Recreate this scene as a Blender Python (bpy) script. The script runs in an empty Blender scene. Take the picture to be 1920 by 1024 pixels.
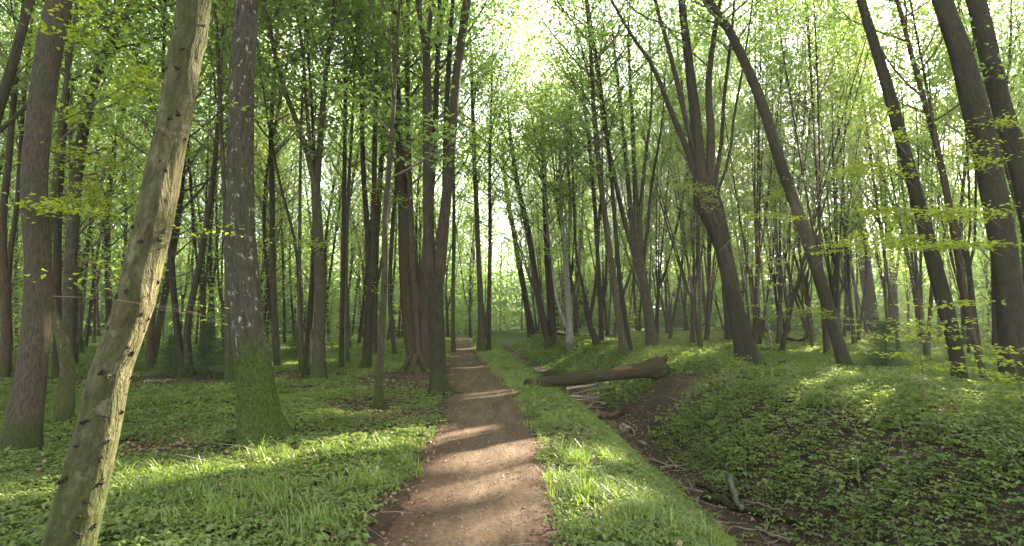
import bpy, math, random
import numpy as np
from mathutils import Vector

# ------------------------------------------------------------------ camera, sky, sun, exposure
C = bpy.context.scene
PITCH = math.radians(5.03); EYE = 1.6; F = 1000.0
cam = bpy.data.objects.new('camera', bpy.data.cameras.new('camera')); C.collection.objects.link(cam)
cam.location = (0, 0, EYE); cam.rotation_euler = (math.radians(90) + PITCH, 0, 0)
cam.data.lens = 36.0 * F / 1920; cam.data.sensor_width = 36; cam.data.clip_start = 0.05; cam.data.clip_end = 2000
C.camera = cam
SUN_AZ, SUN_EL = math.radians(44.2), math.radians(23.0)      # azimuth from +Y towards +X
w = bpy.data.worlds.new("World"); C.world = w; w.use_nodes = True
nt = w.node_tree; bg = nt.nodes['Background']
sky = nt.nodes.new('ShaderNodeTexSky'); sky.sky_type = 'NISHITA'; sky.sun_disc = False
sky.sun_elevation = SUN_EL; sky.sun_rotation = SUN_AZ; sky.dust_density = 1.5; sky.air_density = 1.0; sky.ozone_density = 1.0
hz = nt.nodes.new('ShaderNodeHueSaturation'); hz.inputs['Saturation'].default_value = .28
nt.links.new(sky.outputs[0], hz.inputs['Color']); nt.links.new(hz.outputs[0], bg.inputs[0]); bg.inputs[1].default_value = 0.095
sl = bpy.data.lights.new('sun', 'SUN'); sl.energy = 5.0; sl.angle = math.radians(0.5); sl.color = (1.0, 0.87, 0.66)
so = bpy.data.objects.new('sun', sl); C.collection.objects.link(so)
sd = Vector((math.sin(SUN_AZ) * math.cos(SUN_EL), math.cos(SUN_AZ) * math.cos(SUN_EL), math.sin(SUN_EL)))
so.rotation_euler = sd.to_track_quat('Z', 'Y').to_euler(); so.location = (20, 20, 30)
C.view_settings.view_transform = 'Standard'; C.view_settings.look = 'None'; C.view_settings.gamma = 1
C.view_settings.exposure = 3.8
C.render.engine = 'CYCLES'; cy = C.cycles
cy.max_bounces = 8; cy.diffuse_bounces = 5; cy.glossy_bounces = 1; cy.transmission_bounces = 4; cy.volume_bounces = 0
cy.transparent_max_bounces = 4; cy.caustics_reflective = False; cy.caustics_refractive = False
cy.sample_clamp_indirect = 6; cy.use_denoising = True

rng = np.random.default_rng(7)
SIN, COS, PI = math.sin, math.cos, math.pi

# ------------------------------------------------------------------ helpers
def link(o, parent=None):
    C.collection.objects.link(o)
    if parent is not None: o.parent = parent
    return o

def tag(o, label=None, cat=None, group=None, kind=None):
    if label: o['label'] = label
    if cat: o['category'] = cat
    if group: o['group'] = group
    if kind: o['kind'] = kind
    return o

def empty(name, loc):
    o = bpy.data.objects.new(name, None); o.empty_display_size = 0.2; o.location = loc
    return link(o)

def noise2(x, y, s, seed=0):
    """smooth value noise in 0..1, cell size s metres"""
    x = np.asarray(x, float) / s + seed * 17.31; y = np.asarray(y, float) / s - seed * 9.77
    xi = np.floor(x).astype(np.int64); yi = np.floor(y).astype(np.int64); fx = x - xi; fy = y - yi
    fx = fx * fx * (3 - 2 * fx); fy = fy * fy * (3 - 2 * fy)
    def h(a, b):
        n = (a * 374761393 + b * 668265263 + seed * 1442695) & 0x7fffffff
        n = ((n ^ (n >> 13)) * 1274126177) & 0x7fffffff
        return ((n ^ (n >> 16)) & 0xffff) / 65535.0
    return (h(xi, yi) * (1 - fx) + h(xi + 1, yi) * fx) * (1 - fy) + (h(xi, yi + 1) * (1 - fx) + h(xi + 1, yi + 1) * fx) * fy

def sstep(a, b, x):
    t = np.clip((np.asarray(x, float) - a) / (b - a), 0, 1); return t * t * (3 - 2 * t)

# ------------------------------------------------------------------ terrain
_cy = [-20, 0, 3.8, 7, 11.4, 15, 20, 25, 32, 46, 60, 100, 300]
_cx = [0.2, -.22, -.25, -.3, -.52, -.95, -1.55, -2.2, -2.95, -4.1, -7.0, -20, -60]
_tt = np.linspace(-20, 300, 3201); _tc = np.interp(_tt, _cy, _cx)
_tc = np.convolve(np.pad(_tc, 20, mode='edge'), np.ones(41) / 41, 'valid')
def cpath(y): return np.interp(y, _tt, _tc)
_pu = np.linspace(0, 14, 561)
_pz = np.interp(_pu, [0, 1.45, 1.8, 2.3, 2.9, 3.2, 3.75, 4.3, 5.2, 6.1, 6.9, 8.2, 10.5, 14], [0, 0, -.12, -.55, -.95, -1, -1, -.66, -.12, .8, 1, .75, .2, 0])
_pz = np.convolve(np.pad(_pz, 8, mode='edge'), np.ones(17) / 17, 'valid')
def half_w(y): return np.interp(y, [0, 3.8, 7, 11, 16, 24, 46], [.60, .64, .68, .78, .76, .70, .5])
def H(x, y):
    x = np.asarray(x, float); y = np.asarray(y, float); u = x - cpath(y)
    z = np.interp(u, _pu, _pz)
    D = np.interp(y, [0, 11, 16, 25, 50], [1.15, 1.08, .8, .6, .5])
    B = np.interp(y, [0, 10, 18, 30, 45, 90], [.16, .22, .38, .60, .65, .1])
    B = B * (1 - .75 * np.exp(-((y - 14.3 - .25 * (u - 5)) / 1.1) ** 2))
    z = np.where(z < 0, z * D, z * B)
    m = sstep(.9, 1.8, np.abs(u))
    z = z + m * ((noise2(x, y, 1.1, 1) - .5) * .10 + (noise2(x, y, 5.0, 2) - .5) * .22 * sstep(2.5, 6, np.abs(u)))
    z = z + (noise2(x, y, .33, 3) - .5) * .035 * m - .02 * np.exp(-(u / .45) ** 2)
    z = z + .75 * sstep(18, 60, y) * sstep(7, 15, u)
    far = sstep(40, 120, np.hypot(x, y))
    return z + far * (noise2(x, y, 35, 4) - .3) * 1.5

def veg(x, y):
    """how much of the ground the low plants cover, 0..1"""
    u = x - cpath(y); hw = half_w(y) + (noise2(x, y, .7, 5) - .5) * .35
    n = noise2(x, y, 1.7, 6) * .6 + noise2(x, y, .5, 7) * .4
    v = .35 + .9 * n
    left = u < 0
    v = np.where(left, np.clip(.03 + 1.45 * n + .25 * noise2(x, y, .3, 20), 0, 1), v)
    bare = np.exp(-((x + 2.6) / 1.9) ** 2 - ((y - 13.2) / 3.6) ** 2) * .8        # litter round the twin stems
    bare = bare + .8 * np.exp(-((x + 9) / 5) ** 2 - ((y - 15.2) / 1.5) ** 2) + .9 * np.exp(-((x + 4.7) / .9) ** 2 - ((y - 7.0) / .7) ** 2)
    bare = bare + .6 * np.exp(-((x + 1.7) / .8) ** 2 - ((y - 8.8) / 1.1) ** 2)
    v = v - np.where(left, bare, 0)
    v = np.where((u > .6) & (u < 1.9), .75 + .35 * n, v)
    v = np.where((u > 4.1) & (u < 9), .62 + .5 * n, v)
    v = v * (1 - .96 * np.exp(-((u - 3.25) / .50) ** 4))
    tr = np.exp(-((y - 13.9 - .25 * (u - 5)) / 1.15) ** 4) * sstep(3.2, 4.2, u) * (1 - sstep(7.2, 9.0, u))
    v = v * (1 - tr) * (1 - .7 * np.exp(-((x - 9.2) / 1.4) ** 2 - ((y - 16.5) / .7) ** 2))
    v = v * sstep(hw * .92, hw + .18, np.abs(u))
    return np.clip(v, 0, 1)

def ray(px, py):
    dx, dy = (px - 960) / F, (512 - py) / F
    d = np.array([dx, COS(PITCH) - dy * SIN(PITCH), SIN(PITCH) + dy * COS(PITCH)]); return d
def at(px, py, Y):
    """the world point seen at photo pixel (px, py) that lies Y metres ahead"""
    d = ray(px, py); return np.array([0, 0, EYE]) + d * (Y / d[1])
def foot(px, py):
    """where the line of sight through (px, py) meets the ground"""
    for Y in np.arange(2.0, 90, .05):
        p = at(px, py, Y)
        if p[2] <= H(p[0], p[1]): return p
    return at(px, py, 60)

# gaps in the leaf roof: where the photo shows sun on the ground or on a trunk, no leaves grow on the line to the sun
SAZ = np.array([SIN(SUN_AZ), COS(SUN_AZ)]); TEL = math.tan(SUN_EL); GAPS = []
def gap(px, py, ln, wd, Y=None):
    p = foot(px, py) if Y is None else at(px, py, Y)
    wd *= 1.45; ln *= 1.1; GAPS.append((p[0] * SAZ[1] - p[1] * SAZ[0], p[0] * SAZ[0] + p[1] * SAZ[1] - p[2] / TEL, ln, wd))
def sunlit(c):
    w_ = c[:, 0] * SAZ[1] - c[:, 1] * SAZ[0]; s0 = c[:, 0] * SAZ[0] + c[:, 1] * SAZ[1] - c[:, 2] / TEL; m = np.zeros(len(c), bool)
    for gw, gs, ln, wd in GAPS: m |= ((w_ - gw) / wd) ** 2 + ((s0 - gs) / ln) ** 2 < 1
    return m
for g_ in [(930, 740, 1.1, .22), (872, 655, 1.3, .25), (880, 690, 1.0, .14), (800, 825, 1.1, .22), (690, 835, 1.3, .36), (600, 870, 1.4, .42), (930, 855, .9, .30), (930, 910, .9, .22), (960, 975, .8, .2), 
           (290, 915, .9, .34), (1060, 890, .9, .25), (1120, 960, .7, .22), (1600, 905, .5, .22), (1650, 860, .5, .25), (1745, 735, 1.0, .8), (1670, 790, .9, .4), (1560, 850, .6, .12), (1480, 780, .7, .15), (1300, 672, 1.4, .4), (1450, 650, 1.6, .35), (1370, 660, 1.2, .2),
           (1370, 652, 3, .9), (1500, 660, 3, .7), (1260, 680, 2, .5), (1450, 630, 4, 1.2), (1600, 640, 4, 1.0), (1180, 690, 1.2, .3), (1080, 660, 2, .5), (1550, 730, .8, .3), (1850, 780, .5, .3), (500, 690, 2, .4), (620, 740, 1, .25), (560, 640, 5, 1.2), (965, 632, 4, 1.2), (940, 640, 3, .8), (330, 745, 1.6, .35), (430, 728, 1.4, .3), (60, 935, .8, .25), (650, 780, 1.0, .2), (735, 690, 1.6, .3), (560, 655, 2.5, .5), (1200, 700, 1.2, .3), (1120, 675, 1.5, .25), (480, 760, .8, .15)]: gap(*g_)
for px, py, Y_, ln, wd in [(225, 760, 3.45, 1.2, .16), (260, 650, 3.45, 1.2, .15), (205, 900, 3.45, 1.2, .14), (185, 990, 3.45, .8, .14), (290, 560, 3.45, .9, .13), (350, 330, 3.45, .5, .12), (385, 80, 3.45, .5, .12),
                         (95, 220, 6.4, .7, .2), (90, 620, 6.4, .8, .2), (82, 300, 6.4, .4, .2), (107, 600, 7.4, .6, .18), (470, 420, 7.2, .8, .12), (480, 520, 7.2, .7, .12), (835, 600, 11.3, 1, .12), (790, 600, 16, 1.4, .3)]: gap(px, py, ln, wd, Y_)
# ------------------------------------------------------------------ mesh buffer
class Buf:
    def __init__(s): s.v = []; s.q = []; s.t = []; s.uvq = []; s.uvt = []; s.n = 0; s.rq = []; s.rt = []
    def add(s, v, q=None, t=None, uvv=None, rnd=None):
        v = np.asarray(v, float); s.v.append(v)
        if uvv is None: uvv = v[:, :2]
        if q is not None and len(q):
            q = np.asarray(q); s.q.append(q + s.n); s.uvq.append(uvv[q]); s.rq.append(np.full(len(q), .5) if rnd is None else rnd)
        if t is not None and len(t):
            t = np.asarray(t); s.t.append(t + s.n); s.uvt.append(uvv[t]); s.rt.append(np.full(len(t), .5) if (rnd is None or (q is not None and len(q))) else rnd)
        s.n += len(v)
    def build(s, name, mat, parent=None, smooth=True):
        return link(bpy.data.objects.new(name, s.mesh(name, mat, smooth)), parent)
    def mesh(s, name, mat, smooth=True):
        me = bpy.data.meshes.new(name); v = np.concatenate(s.v)
        q = np.concatenate(s.q) if s.q else np.zeros((0, 4), int); t = np.concatenate(s.t) if s.t else np.zeros((0, 3), int)
        me.vertices.add(len(v)); me.vertices.foreach_set('co', v.astype(np.float32).ravel())
        me.loops.add(q.size + t.size); me.loops.foreach_set('vertex_index', np.concatenate([q.ravel(), t.ravel()]).astype(np.int32))
        me.polygons.add(len(q) + len(t))
        ls = np.concatenate([np.arange(len(q)) * 4, q.size + np.arange(len(t)) * 3]).astype(np.int32)
        me.polygons.foreach_set('loop_start', ls)
        me.polygons.foreach_set('use_smooth', np.full(len(ls), smooth))
        uv = me.uv_layers.new(name='UVMap')
        a = [x.reshape(-1, 2) for x in s.uvq] + [x.reshape(-1, 2) for x in s.uvt]
        uv.data.foreach_set('uv', np.concatenate(a).astype(np.float32).ravel())
        r = me.attributes.new('rnd', 'FLOAT', 'FACE'); r.data.foreach_set('value', np.concatenate(s.rq + s.rt).astype(np.float32))
        me.materials.append(mat); me.update(calc_edges=True); me.validate()
        return me

def smooth_line(P, n):
    """Catmull-Rom through the rows of P (any columns), n samples"""
    P = np.asarray(P, float)
    if len(P) == 2: return P[0] + (P[1] - P[0]) * np.linspace(0, 1, n)[:, None]
    d = np.r_[0, np.cumsum(np.linalg.norm(np.diff(P[:, :3], axis=0), axis=1))]
    e = np.vstack([2 * P[0] - P[1], P, 2 * P[-1] - P[-2]]); out = []
    for s in np.linspace(0, d[-1], n):
        i = min(np.searchsorted(d, s, 'right') - 1, len(P) - 2); t = (s - d[i]) / max(d[i + 1] - d[i], 1e-6)
        p0, p1, p2, p3 = e[i], e[i + 1], e[i + 2], e[i + 3]
        out.append(.5 * (2 * p1 + (p2 - p0) * t + (2 * p0 - 5 * p1 + 4 * p2 - p3) * t * t + (3 * p1 - p0 - 3 * p2 + p3) * t ** 3))
    out = np.array(out)
    if P.shape[1] > 3: out[:, 3] = np.interp(np.linspace(0, d[-1], n), d, P[:, 3])
    return out

def tube(b, P, R, sides=8, shape=None, cap=False, uvo=0.0):
    """P (n,3) points, R (n,) radii; shape(t_index_array, angle_array) multiplies the radius"""
    P = np.asarray(P, float); n = len(P)
    T = np.gradient(P, axis=0); T /= np.linalg.norm(T, axis=1)[:, None] + 1e-9
    ref = np.array([0, 1., 0]) if abs(T[0][1]) < .8 else np.array([1., 0, 0])
    U = np.cross(T, ref); U /= np.linalg.norm(U, axis=1)[:, None] + 1e-9; V = np.cross(T, U)
    a = np.arange(sides) * 2 * PI / sides
    rr = np.asarray(R)[:, None] * np.ones(sides)[None]
    if shape is not None: rr = rr * shape(np.arange(n)[:, None] + 0 * a[None], a[None] + 0 * rr)
    v = P[:, None] + rr[..., None] * (U[:, None] * np.cos(a)[None, :, None] + V[:, None] * np.sin(a)[None, :, None])
    L = np.r_[0, np.cumsum(np.linalg.norm(np.diff(P, axis=0), axis=1))]
    i = np.arange(n - 1)[:, None] * sides; j = np.arange(sides)[None]; k = (j + 1) % sides
    q = np.stack([i + j, i + k, i + sides + k, i + sides + j], -1).reshape(-1, 4)
    r0 = float(np.max(R)); ang = np.abs(((a + PI) % (2 * PI)) - PI)           # mirrored round the back: no seam
    uvv = np.stack([np.repeat((ang * r0)[None], n, 0) + uvo, np.repeat(L[:, None], sides, 1) + uvo * 3], -1).reshape(-1, 2)
    vv = v.reshape(-1, 3); t = None
    if cap:
        vv = np.vstack([vv, P[0], P[-1]]); c0, c1 = len(vv) - 2, len(vv) - 1; jj = np.arange(sides); kk = (jj + 1) % sides
        t = np.concatenate([np.stack([kk, jj, np.full(sides, c0)], -1), np.stack([(n - 1) * sides + jj, (n - 1) * sides + kk, np.full(sides, c1)], -1)])
        uvv = np.vstack([uvv, [uvo, 0], [uvo, L[-1]]])
    b.add(vv, q=q, t=t, uvv=uvv)

def leaves(b, Cn, L, W, tilt=.45, dirn=None, rs=None, down=0.0):
    """one folded four-cornered leaf blade at each centre, lying about level"""
    rs = rs or rng; n = len(Cn)
    if n == 0: return
    az = rs.uniform(0, 2 * PI, n) if dirn is None else dirn
    pt = rs.normal(-down, tilt, n); rl = rs.normal(0, tilt, n)
    f = np.stack([np.cos(az) * np.cos(pt), np.sin(az) * np.cos(pt), np.sin(pt)], -1)
    s = np.stack([-np.sin(az), np.cos(az), 0 * az], -1); up = np.cross(f, s)
    s2 = s * np.cos(rl)[:, None] + up * np.sin(rl)[:, None]; up = np.cross(f, s2)
    k = rs.uniform(.65, 1.25, n)[:, None]; L = L * k; W = W * k
    v = np.stack([Cn - f * L * .5, Cn + s2 * W * .5 - f * L * .04 + up * W * .14, Cn + f * L * .5 - up * L * .10, Cn - s2 * W * .5 - f * L * .04 + up * W * .14], 1)
    b.add(v.reshape(-1, 3), q=np.arange(4 * n).reshape(n, 4), rnd=rs.uniform(0, 1, n))

# ------------------------------------------------------------------ materials
def new_mat(name):
    m = bpy.data.materials.new(name); m.use_nodes = True; m.node_tree.nodes.clear(); return m, m.node_tree
def N(nt, typ, **kw):
    n = nt.nodes.new(typ)
    for k, v in kw.items():
        if k.startswith('i_'):
            key = k[2:]; n.inputs[int(key) if key.isdigit() else key.replace('_', ' ')].default_value = v
        else: setattr(n, k, v)
    return n
def ramp(nt, fac, stops):
    r = nt.nodes.new('ShaderNodeValToRGB'); nt.links.new(fac, r.inputs[0]); e = r.color_ramp.elements
    while len(e) < len(stops): e.new(.5)
    for i, (p, c) in enumerate(stops): e[i].position = p; e[i].color = (*c, 1) if len(c) == 3 else c
    return r.outputs[0]
def mixc(nt, fac, a, b, mode='MIX'):
    m = nt.nodes.new('ShaderNodeMix'); m.data_type = 'RGBA'; m.blend_type = mode
    for s, x in ((m.inputs[0], fac), (m.inputs[6], a), (m.inputs[7], b)):
        if isinstance(x, (int, float)): s.default_value = x
        elif isinstance(x, tuple): s.default_value = (*x, 1)
        else: nt.links.new(x, s)
    return m.outputs[2]
def math_(nt, op, a, b=0.0, c=None, clamp=False):
    m = nt.nodes.new('ShaderNodeMath'); m.operation = op; m.use_clamp = clamp
    for s, x in zip(m.inputs, (a, b, c)):
        if x is None: continue
        if isinstance(x, (int, float)): s.default_value = x
        else: nt.links.new(x, s)
    return m.outputs[0]
def noise(nt, vec, scale, detail=4, rough=.55, dist=0.0):
    n = N(nt, 'ShaderNodeTexNoise', i_Scale=scale, i_Detail=detail, i_Roughness=rough, i_Distortion=dist)
    if vec is not None: nt.links.new(vec, n.inputs['Vector'])
    return n.outputs['Fac']
def mapping(nt, vec, s=(1, 1, 1), loc=(0, 0, 0)):
    m = nt.nodes.new('ShaderNodeMapping'); m.inputs['Scale'].default_value = s; m.inputs['Location'].default_value = loc
    nt.links.new(vec, m.inputs['Vector']); return m.outputs[0]
def surf(nt, col, rough=.9, bump=None, bs=.5, bd=.02, spec=.25):
    p = N(nt, 'ShaderNodeBsdfPrincipled', i_Roughness=rough); p.inputs['Specular IOR Level'].default_value = spec
    if isinstance(col, tuple): p.inputs['Base Color'].default_value = (*col, 1)
    else: nt.links.new(col, p.inputs['Base Color'])
    if bump is not None:
        b = N(nt, 'ShaderNodeBump', i_Strength=bs, i_Distance=bd); nt.links.new(bump, b.inputs['Height']); nt.links.new(b.outputs[0], p.inputs['Normal'])
    o = nt.nodes.new('ShaderNodeOutputMaterial'); nt.links.new(p.outputs[0], o.inputs[0]); return p

def bark(name, dark, light, ridge=(26, 3.2), lichen=0.0, lichcol=(.13, .13, .10), moss=.6, mossh=.5, bd=.02, algae=.35, flakes=0.0):
    m, nt = new_mat(name)
    tc = nt.nodes.new('ShaderNodeTexCoord'); uv = tc.outputs['UV']
    geo = nt.nodes.new('ShaderNodeNewGeometry'); pos = geo.outputs['Position']
    r = noise(nt, mapping(nt, uv, (ridge[0], ridge[1], 1)), 1.0, 5, .6, .6)
    fine = noise(nt, mapping(nt, uv, (ridge[0] * 3, ridge[1] * 4, 1)), 1.0, 3, .6)
    hgt = math_(nt, 'ADD', r, math_(nt, 'MULTIPLY', fine, .35))
    col = ramp(nt, hgt, [(.42, dark), (.85, light)])
    big = noise(nt, pos, 1.3, 3)
    oi = nt.nodes.new('ShaderNodeObjectInfo')
    col = mixc(nt, math_(nt, 'MULTIPLY', ramp(nt, big, [(.4, (0, 0, 0)), (.65, (1, 1, 1))]), algae), col, (.028, .038, .012))
    if lichen > 0:
        l = noise(nt, pos, 9, 4, .65)
        col = mixc(nt, math_(nt, 'MULTIPLY', ramp(nt, l, [(.56, (0, 0, 0)), (.64, (1, 1, 1))]), lichen), col, lichcol)
    if name == 'hornbeam_bark':
        l = noise(nt, mapping(nt, uv, (7, 2.6, 1)), 1.0, 4, .65, .8)
        col = mixc(nt, ramp(nt, l, [(.42, (0, 0, 0)), (.60, (.75, .75, .75))]), col, (.036, .038, .012)); l2 = noise(nt, mapping(nt, uv, (22, 30, 1)), 1.0, 3, .6)
        col = mixc(nt, ramp(nt, l2, [(.60, (0, 0, 0)), (.68, (.6, .6, .6))]), col, (.045, .034, .018)); hgt = math_(nt, 'ADD', hgt, math_(nt, 'MULTIPLY', l, 2.0))
    if flakes > 0:
        l = noise(nt, mapping(nt, uv, (8, 6.5, 1)), 1.0, 4, .7, .6)
        col = mixc(nt, math_(nt, 'MULTIPLY', ramp(nt, l, [(.61, (0, 0, 0)), (.635, (1, 1, 1))]), flakes), col, (.24, .22, .19))
    sep = nt.nodes.new('ShaderNodeSeparateXYZ'); nt.links.new(pos, sep.inputs[0])
    mz = math_(nt, 'DIVIDE', math_(nt, 'SUBTRACT', mossh * 1.6, sep.outputs[2]), mossh, clamp=True)
    mn = math_(nt, 'ADD', math_(nt, 'MULTIPLY', noise(nt, pos, 9, 5, .7), .6), math_(nt, 'MULTIPLY', math_(nt, 'SUBTRACT', noise(nt, pos, 2.3, 3, .6), .32), 1.3))
    mf = ramp(nt, math_(nt, 'MULTIPLY', mz, math_(nt, 'ADD', mn, .25)), [(.22, (0, 0, 0)), (.62, (1, 1, 1))])
    mosscol = ramp(nt, noise(nt, pos, 30, 3), [(.32, (.010, .022, .002)), (.68, (.042, .060, .009))])
    col = mixc(nt, math_(nt, 'MULTIPLY', mf, moss), col, mosscol)
    val = math_(nt, 'MULTIPLY_ADD', oi.outputs['Random'], .5, .75)
    hs = N(nt, 'ShaderNodeHueSaturation'); nt.links.new(col, hs.inputs['Color']); nt.links.new(val, hs.inputs['Value'])
    surf(nt, hs.outputs[0], .92, hgt, .9, bd, .15)
    return m

def leafmat(name, c0, c1, t0, t1, mixf=.5, gloss=.06, patch=False):
    """c: reflected colour range, t: colour of the light let through"""
    m, nt = new_mat(name)
    at_ = N(nt, 'ShaderNodeAttribute', attribute_name='rnd'); oi = nt.nodes.new('ShaderNodeObjectInfo')
    geo = nt.nodes.new('ShaderNodeNewGeometry'); big = noise(nt, geo.outputs['Position'], .35, 2)
    f = math_(nt, 'ADD', math_(nt, 'MULTIPLY', at_.outputs['Fac'], .45), math_(nt, 'ADD', math_(nt, 'MULTIPLY', oi.outputs['Random'], .25), math_(nt, 'MULTIPLY', big, .4)), clamp=True)
    if patch: f = math_(nt, 'ADD', math_(nt, 'MULTIPLY', f, .55), math_(nt, 'MULTIPLY', ramp(nt, noise(nt, geo.outputs['Position'], 2.2, 4, .6), [(.36, (0, 0, 0)), (.64, (1, 1, 1))]), .5), clamp=True)
    d = N(nt, 'ShaderNodeBsdfDiffuse'); t = N(nt, 'ShaderNodeBsdfTranslucent'); g = N(nt, 'ShaderNodeBsdfGlossy', i_Roughness=.5)
    nt.links.new(mixc(nt, f, c0, c1), d.inputs[0]); nt.links.new(mixc(nt, f, t0, t1), t.inputs[0]); g.inputs[0].default_value = (.8, .85, .9, 1)
    a = N(nt, 'ShaderNodeMixShader', i_0=mixf); nt.links.new(d.outputs[0], a.inputs[1]); nt.links.new(t.outputs[0], a.inputs[2])
    b = N(nt, 'ShaderNodeMixShader', i_0=gloss); nt.links.new(a.outputs[0], b.inputs[1]); nt.links.new(g.outputs[0], b.inputs[2])
    o = nt.nodes.new('ShaderNodeOutputMaterial'); nt.links.new(b.outputs[0], o.inputs[0]); return m

M = {}
M['oak'] = bark('oak_bark', (.011, .009, .006), (.088, .070, .045), (38, 11), moss=.7, mossh=.35, bd=.03, algae=.25)
M['hornbeam'] = bark('hornbeam_bark', (.016, .015, .007), (.108, .096, .046), (17, 7), lichen=.35, lichcol=(.20, .19, .13), moss=.5, mossh=.6, bd=.03, algae=.5)
M['birch'] = bark('old_birch_bark', (.008, .006, .004), (.055, .045, .031), (16, 6), moss=1.0, mossh=1.15, bd=.035, algae=.35, flakes=.8)
M['grey'] = bark('grey_bark', (.012, .010, .006), (.068, .054, .034), (20, 4), lichen=.2, moss=.7, mossh=.55, algae=.4)
M['dark'] = bark('dark_bark', (.008, .006, .004), (.044, .033, .021), (24, 4.5), lichen=.12, moss=.6, mossh=.5, algae=.3)
M['red'] = bark('reddish_bark', (.012, .008, .0045), (.070, .048, .029), (22, 4.0), lichen=.1, moss=.5, mossh=.4, algae=.2)
M['pale'] = bark('pale_bark', (.07, .062, .05), (.30, .28, .24), (9, 5), lichen=.2, moss=.6, mossh=.4, algae=.15)
M['twig'] = bark('twig_bark', (.045, .036, .025), (.13, .10, .07), (30, 6), moss=0, bd=.003, algae=.2)
M['dead'] = bark('dead_wood', (.07, .055, .04), (.26, .215, .16), (30, 3), moss=0, bd=.006, algae=.1, lichen=.2)
M['log'] = bark('log_bark', (.013, .008, .005), (.062, .036, .022), (18, 3.5), moss=.3, mossh=.5, bd=.03, algae=.25)
M['rot'] = bark('rotten_wood', (.045, .026, .015), (.17, .10, .06), (30, 30), moss=0, bd=.03, algae=.0)
M['knot'] = bark('knot_wood', (.007, .005, .004), (.030, .022, .016), (40, 40), moss=0, bd=.01, algae=0)
M['leaf'] = leafmat('crown_leaf', (.045, .095, .018), (.10, .155, .035), (.22, .39, .06), (.45, .58, .14), .6)
M['leaf_far'] = leafmat('far_crown_leaf', (.055, .11, .026), (.11, .165, .045), (.23, .40, .08), (.44, .56, .15), .6, .03)
M['young'] = leafmat('young_leaf', (.06, .12, .012), (.11, .16, .02), (.30, .44, .02), (.55, .60, .04), .6)
M['cover'] = leafmat('cover_leaf', (.052, .090, .020), (.140, .178, .048), (.11, .19, .03), (.30, .38, .06), .35, .025, True)
M['grass'] = leafmat('grass_blade', (.07, .12, .015), (.16, .20, .035), (.16, .32, .02), (.34, .46, .04), .45, .06)
M['spruce'] = leafmat('spruce_needle', (.030, .065, .020), (.065, .11, .035), (.06, .13, .03), (.10, .19, .04), .35, .03)
M['litter'] = leafmat('dry_leaf', (.10, .055, .028), (.27, .17, .09), (.12, .06, .02), (.25, .14, .05), .2, .04)

def mat_ground():
    m, nt = new_mat('forest_floor'); geo = nt.nodes.new('ShaderNodeNewGeometry'); P = geo.outputs['Position']
    v = N(nt, 'ShaderNodeAttribute', attribute_name='cover').outputs['Fac']
    n1 = noise(nt, P, 3.0, 6, .65); n2 = noise(nt, P, 28, 4, .7); n3 = noise(nt, P, 90, 3, .7)
    soil = ramp(nt, math_(nt, 'ADD', math_(nt, 'MULTIPLY', n1, .5), math_(nt, 'MULTIPLY', n2, .5)), [(.35, (.018, .013, .009)), (.52, (.050, .036, .025)), (.68, (.11, .080, .054))])
    green = ramp(nt, n2, [(.3, (.024, .043, .010)), (.55, (.064, .102, .024)), (.75, (.11, .15, .04))])
    f = ramp(nt, math_(nt, 'ADD', v, math_(nt, 'MULTIPLY', math_(nt, 'SUBTRACT', n2, .5), .8)), [(.30, (0, 0, 0)), (.62, (1, 1, 1))])
    col = mixc(nt, f, soil, green)
    surf(nt, col, .95, math_(nt, 'ADD', n2, math_(nt, 'MULTIPLY', n3, .5)), .8, .03, .1); return m
def mat_path():
    m, nt = new_mat('trodden_earth'); geo = nt.nodes.new('ShaderNodeNewGeometry'); P = geo.outputs['Position']
    lane = noise(nt, mapping(nt, P, (5, .7, 1)), 1.0, 4, .6); n2 = noise(nt, P, 22, 5, .7); n3 = noise(nt, P, 140, 3, .7)
    col = ramp(nt, math_(nt, 'ADD', math_(nt, 'MULTIPLY', lane, .55), math_(nt, 'MULTIPLY', n2, .45)), [(.34, (.038, .025, .015)), (.50, (.088, .060, .038)), (.66, (.155, .112, .074))])
    dk = N(nt, 'ShaderNodeAttribute', attribute_name='edge').outputs['Fac']
    col = mixc(nt, math_(nt, 'MULTIPLY', dk, .8), col, ramp(nt, n2, [(.35, (.045, .026, .018)), (.7, (.12, .074, .048))]))
    col = mixc(nt, .6, col, ramp(nt, n3, [(.3, (.55, .55, .55)), (.7, (1.15, 1.12, 1.1))]), 'MULTIPLY')
    surf(nt, col, .93, math_(nt, 'ADD', math_(nt, 'ADD', lane, n2), math_(nt, 'MULTIPLY', n3, .35)), .7, .025, .12); return m
M['ground'] = mat_ground(); M['path'] = mat_path()

# ------------------------------------------------------------------ ground and path
def axis(segs):
    out = [segs[0][0]]
    for a, b, s in segs: out += list(np.linspace(a, b, max(2, int(round((b - a) / s)) + 1))[1:])
    return np.array(out)
gx = axis([(-400, -60, 20), (-60, -20, 1.5), (-20, -9, .35), (-9, 12, .09), (12, 24, .35), (24, 70, 1.5), (70, 400, 20)])
gy = axis([(-400, -30, 20), (-30, -2, 1.0), (-2, 20, .09), (20, 34, .22), (34, 70, .9), (70, 400, 15)])
X, Y = np.meshgrid(gx, gy); Z = H(X, Y); nx, ny = len(gx), len(gy)
b = Buf(); i = np.arange(ny - 1)[:, None] * nx + np.arange(nx - 1)[None]
b.add(np.stack([X, Y, Z], -1).reshape(-1, 3), q=np.stack([i, i + 1, i + nx + 1, i + nx], -1).reshape(-1, 4))
g = b.build('forest_floor_ground', M['ground']); g.name = 'ground'; tag(g, kind='structure')
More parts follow.
